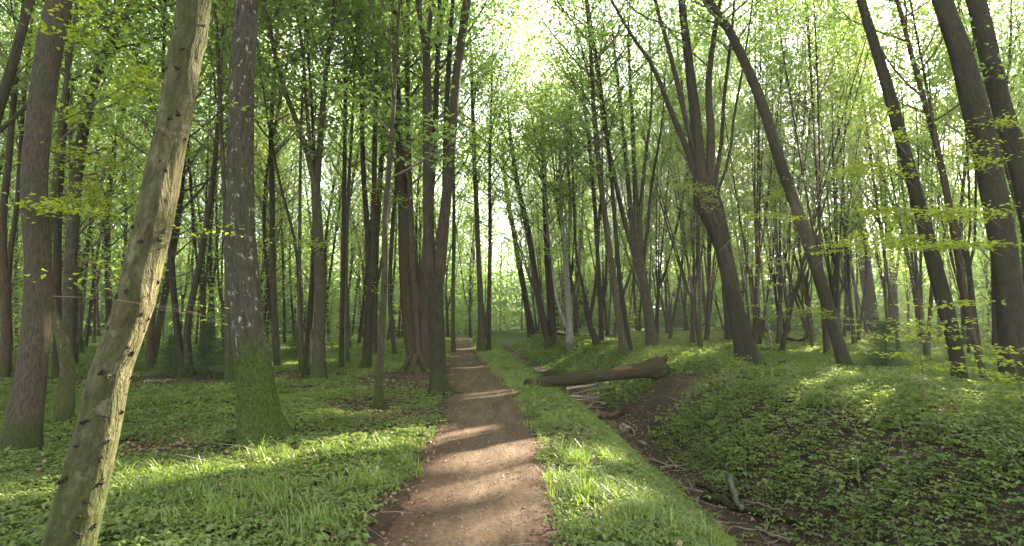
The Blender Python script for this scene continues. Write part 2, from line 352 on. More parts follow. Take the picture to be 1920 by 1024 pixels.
at_ = g.data.attributes.new('cover', 'FLOAT', 'POINT'); at_.data.foreach_set('value', (veg(X, Y) * (.30 + .70 * sstep(9, 24, np.hypot(X, Y)))).astype(np.float32).ravel())

ys = np.concatenate([np.arange(-4, 20, .07), np.arange(20, 62, .2)]); us = np.linspace(-1, 1, 21)
Yp = np.repeat(ys[:, None], 21, 1)
wl = half_w(ys) * 1.0 + (noise2(ys * 0, ys, .45, 8) - .5) * .24 + (noise2(ys * 0, ys, .12, 9) - .5) * .10
wr = half_w(ys) * 1.05 + (noise2(ys * 0 + 9, ys, .45, 8) - .5) * .26 + (noise2(ys * 0 + 9, ys, .12, 9) - .5) * .14
Xp = cpath(Yp) + np.where(us[None] < 0, us[None] * wl[:, None], us[None] * wr[:, None])
Zp = H(Xp, Yp) + .004 + .014 * (1 - us[None] ** 4) + (noise2(Xp, Yp, .16, 10) - .5) * .014 + (noise2(Xp * 2.2, Yp, .5, 22) - .5) * .02 * (1 - us[None] ** 2)
b = Buf(); i = np.arange(len(ys) - 1)[:, None] * 21 + np.arange(20)[None]
b.add(np.stack([Xp, Yp, Zp], -1).reshape(-1, 3), q=np.stack([i, i + 1, i + 22, i + 21], -1).reshape(-1, 4))
p_ = b.build('path', M['path']); tag(p_, kind='structure')
at_ = p_.data.attributes.new('edge', 'FLOAT', 'POINT')
at_.data.foreach_set('value', np.clip(sstep(.35, .88, np.abs(us)[None] + (noise2(Xp, Yp, .4, 11) - .5) * .7), 0, 1).astype(np.float32).ravel())

# ------------------------------------------------------------------ trees
def unit(v): return v / (np.linalg.norm(v) + 1e-9)
def sprout(rs, p, d, L, r, n=7, up=.25, wob=.16):
    """a branch from p heading d, bending upward; returns (n,4) points with radius"""
    out = [np.r_[p, r]]; d = unit(np.asarray(d, float)); st = L / (n - 1)
    for k in range(1, n):
        d = unit(d + np.array([0, 0, up]) * (st) * .6 + rs.normal(0, wob, 3) * .5); p = p + d * st
        out.append(np.r_[p, r * (1 - .82 * k / (n - 1))])
    return np.array(out)

def grow(rs, stems, nb, leaf, leafn, t0=.25, blen=(1.4, 3.6), up=.35, sides=5, steep=.9, tops=True):
    """stems: list of (n,4). Fills wood with side branches and returns leaf spray centres."""
    limbs = []; sprays = []
    for S in stems:
        n = len(S); L = np.r_[0, np.cumsum(np.linalg.norm(np.diff(S[:, :3], axis=0), axis=1))]
        m = max(3, int(nb * L[-1] / 12)); ph = rs.uniform(0, 6.28)
        for k in range(m):
            t = t0 + (1 - t0) * ((k + rs.uniform(0, .8)) / m) ** .9; s = min(t, .985) * L[-1]
            p = np.array([np.interp(s, L, S[:, c]) for c in range(4)]); ph += 2.4 + rs.normal(0, .5)
            i = min(np.searchsorted(L, s), n - 1); T = unit(S[i, :3] - S[max(i - 1, 0), :3])
            out = np.array([COS(ph), SIN(ph), 0]); d = unit(out + T * rs.uniform(.5, 1.0) * steep)
            bl = rs.uniform(*blen) * (.75 + .9 * math.sin(min(1, max(0, (t - t0) / (1 - t0))) * 2.7)) * .8; r = min(p[3] * .55, .012 + bl * .011)
            B = sprout(rs, p[:3], d, bl, r, 7, up); limbs.append((B, 1))
            for j in range(int(4 + bl * 1.7)):
                tt = rs.uniform(.25, 1); q = np.array([np.interp(tt * 6, np.arange(7), B[:, c]) for c in range(4)])
                a = rs.uniform(0, 6.28); T2 = unit(B[-1, :3] - B[0, :3]); d2 = unit(np.array([COS(a), SIN(a), .15]) * .9 + T2)
                bl2 = rs.uniform(.4, 1.0) * (bl * .45 + .25); Q = sprout(rs, q[:3], d2, bl2, max(q[3] * .5, .004), 4, .05, .2)
                limbs.append((Q, 2)); sprays.append((Q[1, :3], Q[3, :3]))
            sprays.append((B[4, :3], B[6, :3]))
    return limbs, sprays

def spray_leaves(b, rs, sprays, per, leaf, spread=.26, flat=.07, tilt=.38, off=None):
    if not sprays: return
    A = np.array([s[0] for s in sprays]); B = np.array([s[1] for s in sprays]); n = len(A) * per
    k = np.repeat(np.arange(len(A)), per); t = rs.uniform(-.1, 1.15, n)[:, None]
    c = A[k] * (1 - t) + B[k] * t + np.stack([rs.normal(0, spread, n), rs.normal(0, spread, n), rs.normal(0, flat, n)], -1)
    if off is not None: c = c[~sunlit(c + off)]
    leaves(b, c, leaf, leaf * .62, tilt, rs=rs, down=.15)

def flare_shape(n, L, zs, seed, amt=.55, h=.35, flute=.05):
    def f(i, a):
        z = zs[i.astype(int)]; k = np.exp(-np.clip(z, 0, 9) / h)
        lob = .55 + .45 * np.cos(a * 4 + seed) * np.cos(a * 1 + seed * 2.1) + .35 * np.cos(a * 3 - seed)
        return 1 + amt * k * lob + flute * np.sin(a * 3 + z * 1.3 + seed) + flute * .5 * np.sin(a * 7 + z * 3 + seed * 2)
    return f

def make_trunk(S, mat, parent, seed=0, sides=16, amt=.5, h=.35, flute=.05, name='trunk', sink=.25, rough=.0):
    """main stem with a root flare; S (n,4) from the ground up"""
    S = np.asarray(S, float).copy(); zb = S[0, 2]
    if sink: S = np.vstack([np.r_[S[0, :2], S[0, 2] - sink, S[0, 3] * 1.05], S])
    bb = Buf(); zs = S[:, 2] - zb
    sh = flare_shape(len(S), 0, zs, seed, amt, h, flute)
    if rough:
        rsn = np.random.default_rng(int(seed * 100) + 3); rn = rsn.normal(0, rough, (len(S), sides)); rn = (rn + np.roll(rn, 1, 1) + np.roll(rn, 1, 0)) / 1.7
        sh2 = lambda i, a: sh(i, a) + rn
    else: sh2 = sh
    tube(bb, S[:, :3], S[:, 3], sides, sh2, uvo=seed * .37)
    return bb.build(name, mat, parent)

def px_stem(pts, Y, ext=None, n=26, dY=0.0):
    """photo pixels (x, y, width) of a stem Y metres ahead -> (n,4) world points with radius"""
    P = []
    for k, (px, py, wd) in enumerate(pts):
        yy = Y + dY * k; q = at(px, py, yy); P.append([*q, wd / F * yy * .5 * math.cos(math.atan2(abs(px - 960), F))])
    P = np.array(P)
    if ext:                                    # carry the stem on above the picture to height ext
        d = unit(unit(P[-1, :3] - P[-2, :3]) + np.array([0, 0, .25])); r = P[-1, 3]; p = P[-1, :3].copy(); k = 0
        up = max(ext - p[2], 1.0); m = max(2, int(up / 2.2)); 
        for k in range(1, m + 1):
            d = unit(d + np.array([0, 0, .12]) + rng.normal(0, .035, 3)); p = p + d * (up / m) / max(d[2], .5)
            P = np.vstack([P, [*p, r * (1 - .85 * k / m)]])
    return smooth_line(P, max(n, 2 * len(P)))

def hero(name, label, cat, mat, Y, trunk, stems=(), top=19, nb=20, leafn=22, leaf=.15, amt=.3, flare_h=.3, seed=None, t0=.35,
         lmat='leaf', sides=14, blen=(1.8, 4.2), group=None, flute=.05, rough=0, nseg=26, mossless=False, spread=.36, steep=.9):
    """trunk: pixel list from the ground up. stems: pixel lists that fork from it. Each continues up to `top`."""
    seed = seed if seed is not None else (trunk[0][0] * 7 + trunk[0][1]) % 97; rs = np.random.default_rng(int(seed) + 11)
    if Y is None: Y = foot(trunk[0][0], trunk[0][1])[1]
    S0 = px_stem(trunk, Y, None if stems else top, nseg); base = S0[0, :3].copy()
    gz = float(H(base[0], base[1])); 
    S0[:, 2] += 0; 
    o = empty(name, (base[0], base[1], min(gz, base[2]))); off = np.array([base[0], base[1], min(gz, base[2]), 0])
    S0 = S0 - off
    if S0[0, 2] > .02: S0 = np.vstack([[S0[0, 0], S0[0, 1], 0, S0[0, 3] * 1.05], S0])
    make_trunk(S0, M[mat], o, seed, sides, amt, flare_h, flute, rough=rough)
    allst = [] if stems else [S0]
    for st in stems:
        S = px_stem(st, Y, top * rs.uniform(.9, 1.05), 20, dY=rs.uniform(-.12, .12)) - off
        d = unit(S[1, :3] - S[0, :3]); S = np.vstack([np.r_[S[0, :3] - d * S[0, 3] * 3.0, S[0, 3] * .85], S])
        bb = Buf(); tube(bb, S[:, :3], S[:, 3], 10, flare_shape(len(S), 0, S[:, 2] * 0 + 9, seed, 0, 1, .04), uvo=seed); bb.build('limb', M[mat], o); allst.append(S)
    limbs, sprays = grow(rs, allst, nb, leaf, leafn, t0=t0, blen=blen, steep=steep)
    bb = Buf()
    for B, lv in limbs:
        if lv == 1 or not sunlit(B[:, :3] + off[:3]).any(): tube(bb, B[:, :3], B[:, 3], 5 if lv == 1 else 3)
    cr = bb.build('crown', M['twig'], o)
    cb = Buf(); spray_leaves(cb, rs, sprays, leafn if base[0] < 3 else int(leafn * .62), leaf, spread, off=off[:3]); cb.build('foliage', M[lmat], cr, smooth=False)
    tag(o, label, cat, group); return o

exec_heroes = True
# ---- left of the path
hero('oak_tree', 'stout brown oak with ridged bark and a mossy foot at the left edge', 'tree', 'oak', None,
     [(36, 852, 84), (46, 790, 72), (60, 700, 62), (70, 600, 57), (70, 480, 54), (63, 350, 54), (78, 200, 54), (98, 70, 54), (112, 0, 52)], top=20, amt=.25, flare_h=.25, sides=28, rough=.012, nseg=60, nb=22)
big_beam = hero('hornbeam_tree', 'pale leaning hornbeam with torn dark knots, nearest tree on the left', 'tree', 'hornbeam', 3.45,
     [(112, 1090, 108), (136, 1000, 100), (166, 880, 92), (186, 800, 85), (204, 712, 81), (224, 650, 79), (243, 600, 77), (256, 560, 74), (265, 512, 75), (291, 400, 74), (310, 300, 69), (331, 200, 65), (347, 100, 66), (364, 0, 66)], top=13, amt=.2, flare_h=.3, sides=44, rough=.018, flute=.035, nseg=90, nb=14, t0=.45, blen=(1.2, 2.4))
hero('birch_tree', 'old birch with flaking white and black bark and a thick mossy foot', 'tree', 'birch', None,
     [(492, 828, 92), (487, 790, 80), (480, 730, 72), (471, 650, 64), (461, 560, 60), (453, 450, 56), (450, 300, 52), (453, 150, 50), (462, 0, 46)], top=20, amt=.28, flare_h=.2, sides=40, rough=.04, nseg=60, nb=18)
hero('crooked_tree', 'crooked pale trunk bent like an elbow beside the oak foot', 'tree', 'hornbeam', None,
     [(116, 795, 34), (124, 745, 33), (128, 700, 31), (122, 650, 27), (108, 612, 22), (98, 575, 18), (88, 520, 16), (92, 430, 15), (104, 330, 13), (118, 200, 11)], top=11, nb=8, sides=12)
hero('hornbeam_tree', 'grey trunk standing just right of the stout oak, lit on its edge', 'tree', 'grey', 15.5,
     [(122, 705, 27), (126, 620, 27), (130, 540, 26), (136, 440, 26), (142, 340, 26), (165, 200, 22), (200, 90, 18), (250, 0, 14)], top=19)
hero('hornbeam_tree', 'slender trunk half hidden behind the stout oak', 'tree', 'dark', 14,
     [(106, 715, 18), (108, 600, 17), (108, 450, 17), (112, 330, 15), (125, 180, 12)], top=18)
hero('hornbeam_tree', 'leaning reddish trunk at the left edge behind the oak', 'tree', 'red', 14.5,
     [(4, 722, 26), (12, 640, 22), (8, 520, 20), (4, 420, 18), (16, 300, 14), (30, 150, 12)], top=18)
hero('hornbeam_tree', 'thin bowed trunk next to the oak, between it and the left edge', 'tree', 'red', 16,
     [(20, 712, 16), (17, 640, 15), (15, 560, 13), (20, 470, 12), (32, 380, 10), (40, 250, 9)], top=17)
hero('hornbeam_tree', 'dark trunk rising out of the top left corner above the oak branches', 'tree', 'dark', 7.5,
     [(-90, 800, 40), (-70, 600, 34), (-45, 400, 30), (-18, 260, 26), (18, 140, 22), (44, 50, 20), (58, -10, 18)], stems=[[(-18, 262, 12), (30, 215, 10), (62, 190, 8), (90, 130, 6)]], top=15, nb=12, t0=.2)
hero('hornbeam_tree', 'two crooked stems on one mossy foot beside the small spruces', 'tree', 'dark', None,
     [(350, 706, 34), (347, 688, 28)], stems=[[(344, 680, 17), (335, 640, 14), (327, 560, 13), (320, 460, 12), (322, 320, 10), (330, 150, 8)], [(354, 684, 18), (350, 640, 15), (354, 590, 14), (364, 545, 13), (375, 490, 12), (392, 390, 11), (408, 250, 9), (415, 100, 7)]], top=18)
hero('hornbeam_tree', 'short lit trunk seen through the gap right of the leaning hornbeam', 'tree', 'red', None,
     [(281, 700, 15), (281, 640, 13), (290, 560, 12), (292, 450, 11), (298, 300, 9)], top=17)
hero('hornbeam_tree', 'straight thin grey trunk just left of the mossy birch', 'tree', 'grey', None,
     [(432, 722, 18), (428, 640, 14), (427, 520, 12), (423, 400, 11), (415, 250, 9)], top=17)
hero('hornbeam_tree', 'thin trunk first to the right of the mossy birch', 'tree', 'grey', None,
     [(523, 690, 17), (516, 620, 13), (512, 500, 12), (510, 360, 11), (508, 250, 9), (516, 120, 8)], top=18)
hero('hornbeam_tree', 'smooth grey trunk that forks wide above, right of the birch', 'tree', 'grey', None,
     [(598, 715, 34), (598, 690, 27), (598, 640, 24), (600, 550, 22), (596, 430, 20), (592, 345, 18)],
     stems=[[(588, 335, 13), (572, 270, 12), (545, 200, 10), (520, 120, 9), (497, 0, 8)], [(596, 335, 13), (602, 240, 12), (612, 130, 10), (628, 0, 8)], [(584, 300, 8), (574, 190, 7), (566, 80, 6), (552, 0, 5)]], top=20, t0=.2)
hero('hornbeam_tree', 'thin bowed trunk with a long bare fork left of the grey forked tree', 'tree', 'grey', None,
     [(566, 700, 12), (563, 620, 10), (561, 540, 9)], stems=[[(560, 540, 7), (556, 470, 6), (540, 400, 6), (522, 330, 5)], [(561, 535, 8), (562, 440, 7), (563, 330, 6), (566, 200, 5)]], top=16)
hero('hornbeam_tree', 'slim trunk tucked against the left side of the grey forked tree', 'tree', 'dark', None,
     [(574, 708, 15), (577, 640, 12), (583, 560, 11), (588, 480, 10), (590, 360, 8)], top=15)
hero('hornbeam_tree', 'ruler straight thin trunk in the middle of the left wood', 'tree', 'dark', None,
     [(640, 694, 10), (641, 600, 9), (644, 450, 9), (646, 300, 8), (648, 150, 7)], top=20)
hero('hornbeam_tree', 'thinner twin just right of the ruler straight trunk', 'tree', 'grey', None,
     [(652, 685, 8), (650, 600, 7), (649, 480, 7), (655, 330, 6), (662, 200, 5)], top=18)
hero('hornbeam_tree', 'trunk splitting into a tight fork at head height and above, left of the triple clump', 'tree', 'dark', None,
     [(685, 693, 24), (688, 670, 18), (692, 600, 16), (696, 520, 16)], stems=[[(692, 510, 12), (688, 420, 11), (681, 320, 10), (678, 180, 8), (676, 60, 7)], [(698, 510, 12), (700, 420, 11), (702, 300, 10), (705, 150, 8)]], top=20)
hero('hornbeam_tree', 'slender nearer tree with a thin mossy foot left of the path litter', 'tree', 'grey', None,
     [(709, 770, 17), (711, 700, 14), (716, 620, 13), (721, 520, 12), (722, 420, 11), (728, 330, 10), (738, 200, 8), (745, 60, 6)], top=11, amt=.35, nb=12)
hero('hornbeam_tree', 'dark trunk behind the slender nearer tree', 'tree', 'dark', 24,
     [(700, 672, 13), (702, 600, 12), (704, 480, 12), (712, 350, 10), (722, 200, 8)], top=19)
hero('hornbeam_tree', 'thin leaning trunk between the tight fork and the triple clump', 'tree', 'dark', None,
     [(741, 668, 9), (735, 620, 9), (731, 540, 8), (735, 440, 8), (745, 300, 7), (738, 120, 6)], top=18)
hero('hornbeam_tree', 'reddish triple clump of thick stems on spreading roots left of the path', 'tree', 'red', None,
     [(783, 697, 50), (784, 688, 44), (785, 680, 34)], stems=[[(776, 682, 26), (768, 620, 25), (761, 540, 25), (758, 440, 24), (753, 330, 17), (745, 180, 14), (738, 0, 12)],
     [(788, 682, 22), (784, 620, 18), (777, 540, 16), (771, 440, 13), (766, 300, 11), (764, 150, 9), (765, 0, 8)], [(797, 684, 24), (797, 620, 22), (797, 540, 20), (801, 440, 17), (812, 300, 13)]], top=20, amt=.35, t0=.3)
hero('hornbeam_tree', 'tall dark twin stemmed tree on a mossy foot at the path edge', 'tree', 'dark', None,
     [(823, 742, 38), (821, 715, 30), (820, 640, 27), (817, 560, 30), (815, 510, 35)], stems=[
     [(806, 505, 24), (803, 400, 21), (802, 300, 19), (801, 180, 17), (799, 90, 15), (789, 40, 11), (781, -15, 9)], [(800, 110, 10), (805, 50, 10), (812, -15, 9)],
     [(824, 505, 24), (834, 400, 20), (845, 280, 18), (853, 180, 18), (862, 90, 17), (878, -12, 16)], [(833, 420, 11), (835, 300, 11), (838, 180, 10), (845, 60, 9), (850, -15, 8)]],
     top=20, amt=.55, sides=22, nseg=40, rough=.012, t0=.3, nb=12)
hero('hornbeam_tree', 'thin straight trunk at the left path edge beyond the twin stemmed tree', 'tree', 'grey', None,
     [(850, 660, 8), (849, 570, 7), (851, 440, 7), (850, 300, 6), (846, 180, 5)], top=20)
# ---- right of the path
hero('hornbeam_tree', 'straight grey trunk on the grass strip beside the far path', 'tree', 'grey', None,
     [(903, 661, 16), (902, 600, 12), (898, 500, 10), (894, 400, 9), (889, 290, 8), (885, 160, 7)], top=21)
hero('hornbeam_tree', 'thin dark trunk right beside the straight grey one at the far path', 'tree', 'dark', None,
     [(917, 660, 9), (917, 560, 8), (919, 440, 7), (918, 320, 6), (921, 200, 5)], top=18)
hero('hornbeam_tree', 'dark trunk leaning left, first tree on the bank beyond the ditch', 'tree', 'dark', None,
     [(997, 630, 15), (990, 585, 12), (978, 520, 11), (964, 440, 9), (950, 360, 8), (942, 280, 6)], top=15)
hero('hornbeam_tree', 'two dark stems from one foot on the bank, the left one leaning far over', 'tree', 'dark', None,
     [(1036, 652, 28), (1036, 642, 26)], stems=[[(1030, 640, 16), (1016, 590, 14), (1004, 520, 12), (990, 430, 11), (974, 360, 9), (960, 280, 7)], [(1037, 640, 17), (1034, 580, 15), (1028, 500, 13), (1024, 410, 11), (1020, 310, 9), (1016, 200, 7)]], top=17, t0=.4)
hero('hornbeam_tree', 'pale blotched trunk with kinked side limbs on the bank', 'tree', 'pale', None,
     [(1068, 655, 16), (1067, 600, 12), (1064, 540, 11), (1060, 470, 9)], stems=[[(1060, 470, 7), (1052, 400, 6), (1050, 300, 5)], [(1061, 470, 6), (1070, 400, 6), (1064, 300, 5)], [(1066, 620, 5), (1052, 590, 5), (1040, 540, 4), (1036, 500, 4)]], top=13, t0=.3)
hero('hornbeam_tree', 'short curved trunk with a loop shaped low limb behind the bank', 'tree', 'dark', None,
     [(1120, 648, 13), (1110, 620, 11), (1100, 585, 9), (1096, 550, 8)], stems=[[(1096, 552, 6), (1085, 500, 6), (1078, 440, 5)], [(1106, 600, 7), (1118, 520, 7), (1122, 430, 6), (1128, 350, 5)]], top=14)
hero('hornbeam_tree', 'greenish trunk leaning left on the bank above the fallen log', 'tree', 'grey', None,
     [(1172, 668, 19), (1166, 630, 14), (1155, 560, 13), (1144, 480, 12), (1134, 400, 11), (1122, 300, 10), (1112, 180, 8), (1105, 60, 7)], top=18)
hero('hornbeam_tree', 'slimmer trunk close behind the greenish leaning one', 'tree', 'dark', None,
     [(1182, 661, 12), (1172, 600, 10), (1162, 520, 9), (1154, 430, 8), (1145, 320, 7)], top=17)
hero('hornbeam_tree', 'brown trunk opening like a fan into many stems beyond the log', 'tree', 'grey', None,
     [(1223, 653, 26), (1220, 620, 21), (1213, 570, 19), (1203, 520, 18), (1194, 485, 20)], stems=[[(1190, 480, 11), (1170, 410, 10), (1152, 330, 8), (1132, 230, 7), (1118, 120, 6)],
     [(1192, 480, 11), (1183, 400, 10), (1172, 280, 8), (1158, 150, 7)], [(1196, 480, 12), (1192, 390, 10), (1188, 270, 8), (1180, 120, 6)], [(1200, 485, 10), (1202, 390, 8), (1210, 300, 7), (1222, 190, 5)], [(1205, 500, 8), (1215, 420, 7), (1224, 330, 6), (1240, 240, 4)]], top=18, t0=.4, nb=9)
hero('hornbeam_tree', 'dark slender trunk standing between the fan shaped tree and the big split hornbeam', 'tree', 'dark', 27,
     [(1128, 628, 10), (1124, 540, 9), (1118, 430, 8), (1108, 300, 7)], top=18)
hero('hornbeam_tree', 'big hornbeam with a swollen neck splitting into many limbs, hollow foot', 'tree', 'dark', None,
     [(1404, 686, 50), (1396, 650, 38), (1386, 600, 33), (1372, 540, 30), (1356, 470, 32), (1342, 425, 40), (1328, 385, 50), (1320, 340, 44)], stems=[
     [(1314, 345, 26), (1308, 270, 24), (1300, 190, 21), (1288, 90, 17), (1277, -10, 14)], [(1330, 345, 20), (1333, 260, 17), (1328, 160, 13), (1340, 60, 10), (1352, -10, 8)],
     [(1305, 330, 13), (1280, 260, 12), (1250, 190, 10), (1222, 120, 8), (1180, 60, 6)], [(1340, 350, 9), (1352, 270, 8), (1358, 180, 7), (1372, 60, 6)], [(1303, 290, 11), (1280, 200, 10), (1256, 100, 9), (1228, 0, 7)], [(1345, 360, 7), (1366, 300, 6), (1376, 220, 5), (1394, 120, 4)]],
     top=20, sides=22, nseg=40, flute=.10, rough=.015, amt=.45, t0=.3, nb=9)
hero('hornbeam_tree', 'dark upright trunk directly behind the big split hornbeam', 'tree', 'dark', None,
     [(1369, 638, 20), (1365, 600, 15), (1358, 520, 13), (1350, 440, 12), (1340, 330, 10)], top=18)
hero('hornbeam_tree', 'long straight trunk leaning far left with no low branches', 'tree', 'dark', None,
     [(1589, 698, 32), (1577, 660, 27), (1563, 610, 26), (1545, 550, 25), (1520, 470, 25), (1492, 385, 24), (1462, 300, 23), (1430, 200, 21), (1402, 130, 19), (1366, 55, 17), (1322, -12, 15)], top=19, t0=.5, sides=18, nseg=50)
hero('hornbeam_tree', 'thick dark trunk with a twin behind the long leaning one', 'tree', 'dark', None,
     [(1637, 622, 30), (1630, 560, 25), (1618, 470, 26), (1606, 380, 25)], stems=[[(1602, 380, 16), (1598, 300, 15), (1588, 200, 13), (1570, 80, 10)], [(1610, 385, 14), (1608, 300, 12), (1612, 200, 10), (1600, 60, 8)], [(1596, 420, 10), (1570, 330, 9), (1548, 250, 8), (1515, 160, 6)]], top=19)
hero('hornbeam_tree', 'grey trunk standing alone in the far clearing on the right', 'tree', 'grey', None,
     [(1679, 624, 16), (1677, 560, 14), (1668, 450, 13), (1654, 340, 12), (1638, 220, 10), (1618, 80, 8)], top=19)
hero('hornbeam_tree', 'thick leaning trunk with a bulge at head height on the right bank', 'tree', 'dark', None,
     [(1804, 728, 36), (1798, 690, 31), (1786, 630, 30), (1772, 575, 34), (1756, 515, 32), (1738, 440, 30), (1720, 370, 28), (1695, 280, 26), (1668, 180, 25), (1642, 90, 21), (1612, -12, 18)], top=18, sides=20, nseg=50, t0=.5)
hero('hornbeam_tree', 'thin kinked trunk right of the bulged leaning trunk', 'tree', 'red', None,
     [(1846, 722, 15), (1840, 680, 12), (1824, 630, 13), (1812, 580, 17), (1800, 500, 16), (1782, 400, 15), (1758, 280, 13), (1722, 150, 11), (1690, 30, 9)], top=16)
hero('hornbeam_tree', 'massive dark trunk leaning left in front of its neighbour at the right edge', 'tree', 'dark', 11.0,
     [(1908, 750, 70), (1904, 700, 62), (1896, 600, 58), (1885, 500, 55), (1870, 400, 54), (1852, 300, 54), (1828, 200, 54), (1800, 100, 46), (1765, -5, 40)], top=19, sides=24, nseg=50, amt=.3, t0=.5)
hero('hornbeam_tree', 'farther of the two massive dark trunks at the right edge, behind its neighbour', 'tree', 'dark', 12.3,
     [(1978, 730, 54), (1958, 580, 46), (1935, 430, 43), (1908, 300, 44), (1876, 190, 42), (1852, 90, 42), (1828, -5, 40)], stems=(), top=20, sides=20, nseg=40, amt=.3, t0=.5)

# ---- generic trees of the wood behind: a few built ones, copied
def vase(rs, kind):
    """(stems, top) of one tree about 17 m tall standing at the origin"""
    st = []; hgt = rs.uniform(17, 22)
    if kind == 'fan':
        fk = rs.uniform(2.0, 4.5); r = rs.uniform(.09, .12); x, y = rs.normal(0, .25, 2)
        trunk = smooth_line(np.array([[0, 0, 0, r * 1.25], [x * .3, y * .3, fk * .4, r], [x, y, fk, r]]), 12)
        for k in range(rs.integers(3, 6)):
            a = k * 2.1 + rs.uniform(-.5, .5); o = rs.uniform(.8, 2.6); r1 = r * rs.uniform(.4, .62)
            dx, dy = COS(a) * o, SIN(a) * o; h = hgt * rs.uniform(.8, 1)
            z0 = fk * rs.uniform(.8, 1.0); x0, y0 = x * z0 / fk, y * z0 / fk
            P = np.array([[x0, y0, z0 - .2, r1], [x0 + dx * .22, y0 + dy * .22, z0 + 1.4, r1 * .9], [x0 + dx * .6, y0 + dy * .6, z0 + (h - z0) * .5, r1 * .6], [x0 + dx * rs.uniform(.9, 1.3), y0 + dy, h, .012]])
            st.append(smooth_line(P, 14))
        return trunk, st
    r = rs.uniform(.065, .10); b1, b2 = rs.normal(0, .35, 2), rs.normal(0, .6, 2)
    trunk = smooth_line(np.array([[0, 0, 0, r * 1.2], [b1[0], b1[1], hgt * .35, r], [b2[0], b2[1], hgt * .7, r * .6], [b2[0] * 1.6, b2[1] * 1.6, hgt, .012]]), 22)
    return trunk, []

protos = []
for k in range(9):
    kind = 'fan' if k < 5 else 'pole'; rs = np.random.default_rng(300 + k); trunk, st = vase(rs, kind)
    limbs, sprays = grow(rs, st or [trunk], 12 if st else 34, .15, 9, t0=.12 if st else (.28, .10)[k % 2], blen=(1.2, 3.0) if st else (1.5, 3.6), steep=1.1)
    if kind == 'pole': sprays = sprays
    tb = Buf(); zs = trunk[:, 2]; T2 = np.vstack([[0, 0, -.35, trunk[0, 3] * 1.1], trunk])
    tube(tb, T2[:, :3], T2[:, 3], 9, flare_shape(0, 0, T2[:, 2], k * 1.7, .5, .25, .05), uvo=k)
    lb = []
    for s in st:
        q = Buf(); tube(q, s[:, :3], s[:, 3], 6, uvo=k); lb.append(q)
    bb = Buf()
    for B, lv in limbs:
        if lv == 1: tube(bb, B[::2, :3], B[::2, 3], 4)
        else: tube(bb, B[::3, :3], B[::3, 3], 3)
    cb = Buf(); spray_leaves(cb, rs, sprays, 12, .165, .36, .09, .38); ct = Buf(); spray_leaves(ct, rs, sprays, 12, .135, .38, .09, .38)
    bark_ = M[['dark', 'grey', 'dark', 'grey', 'red', 'dark', 'grey', 'dark', 'red'][k]]
    protos.append(dict(kind=kind, meshes=[('trunk', tb.mesh('trunk', bark_))] + [('limb', q.mesh('limb', bark_)) for q in lb]
                  + [('crown', bb.mesh('crown', M['twig'])), ('foliage', cb.mesh('foliage', M['leaf_far'], False))], thin=ct.mesh('foliage', M['leaf_far'], False),
                  n=sum(len(s) for s in [sprays])))

def plant(k, x, y, sc, rz, lean, label, group):
    pr = protos[k]; o = empty('hornbeam_tree', (x, y, float(H(x, y))))
    o.rotation_euler = (lean[0], lean[1], rz); o.scale = (sc[0], sc[0], sc[1])
    for nm, me in pr['meshes']:
        if nm == 'foliage':
            me = pr['thin'] if (math.atan2(x, y) < -.12 or (x * 7.3 + y * 3.1) % 1 < .45) else me; R_ = np.array(o.matrix_basis.to_3x3()); co = np.empty(len(me.vertices) * 3, np.float32); me.vertices.foreach_get('co', co)
            co = co.reshape(-1, 4, 3); wc = co.mean(1) @ R_.T + np.array(o.location); hit = sunlit(wc)
            if hit.sum() > 12:
                rn = np.empty(len(me.polygons), np.float32); me.attributes['rnd'].data.foreach_get('value', rn); k_ = ~hit
                bb = Buf(); v = co[k_].reshape(-1, 3); bb.add(v, q=np.arange(len(v)).reshape(-1, 4), rnd=rn[k_]); me = bb.mesh('foliage', M['leaf_far'], False)
        elif nm == 'crown':
            R_ = np.array(o.matrix_basis.to_3x3()); nq = len(me.polygons); co = np.empty(len(me.vertices) * 3, np.float32); me.vertices.foreach_get('co', co); co = co.reshape(-1, 3)
            li = np.empty(nq * 4, np.int32); me.loops.foreach_get('vertex_index', li); q = li.reshape(-1, 4); k_ = ~sunlit(co[q].mean(1) @ R_.T + np.array(o.location))
            if (~k_).sum() > 8 and k_.sum() > 8: bb = Buf(); bb.add(co, q=q[k_]); me = bb.mesh('crown', M['twig'])
        c_ = link(bpy.data.objects.new(nm, me), cr if nm == 'foliage' else o); cr = c_ if nm == 'crown' else None
    tag(o, label, 'tree', group); return o

taken = [(c.location.x, c.location.y) for c in C.objects if c.type == 'EMPTY']
# some that stand out behind the near ones
NAMED = [(1257, 614, 0, 'fan shaped tree beside the round dark spruce beyond the ditch'), (1300, 612, 2, 'fan shaped tree just right of the round dark spruce'),
         (883, 634, 1, 'small fan shaped tree standing where the path disappears'), (1520, 618, 5, 'thin dark trunk behind the long leaning trunk'),
         (1480, 622, 3, 'slim trunk left of the long leaning trunk, beside low brush')]
for px, py, k, lab in NAMED:
    p = foot(px, py); plant(k, p[0], p[1], (1, .95), px % 6, (0, -.05 if px > 960 else 0), lab, None); taken.append((p[0], p[1]))
def scatter(n, rmin, rmax, amin, amax, dmin, seed, ok=lambda x, y: True):
    rs = np.random.default_rng(seed); out = []; tr = 0
    while len(out) < n and tr < n * 80:
        tr += 1; r = math.sqrt(rs.uniform(rmin ** 2, rmax ** 2)); a = math.radians(rs.uniform(amin, amax)); x, y = r * SIN(a), r * COS(a)
        u = x - float(cpath(y))
        if (-1.6 < u < 5.6 and y < 48) or not ok(x, y): continue
        if any((x - q[0]) ** 2 + (y - q[1]) ** 2 < dmin ** 2 for q in taken): continue
        taken.append((x, y)); out.append((x, y, r, a))
    return out
rs = np.random.default_rng(5)
lit = lambda x, y: True
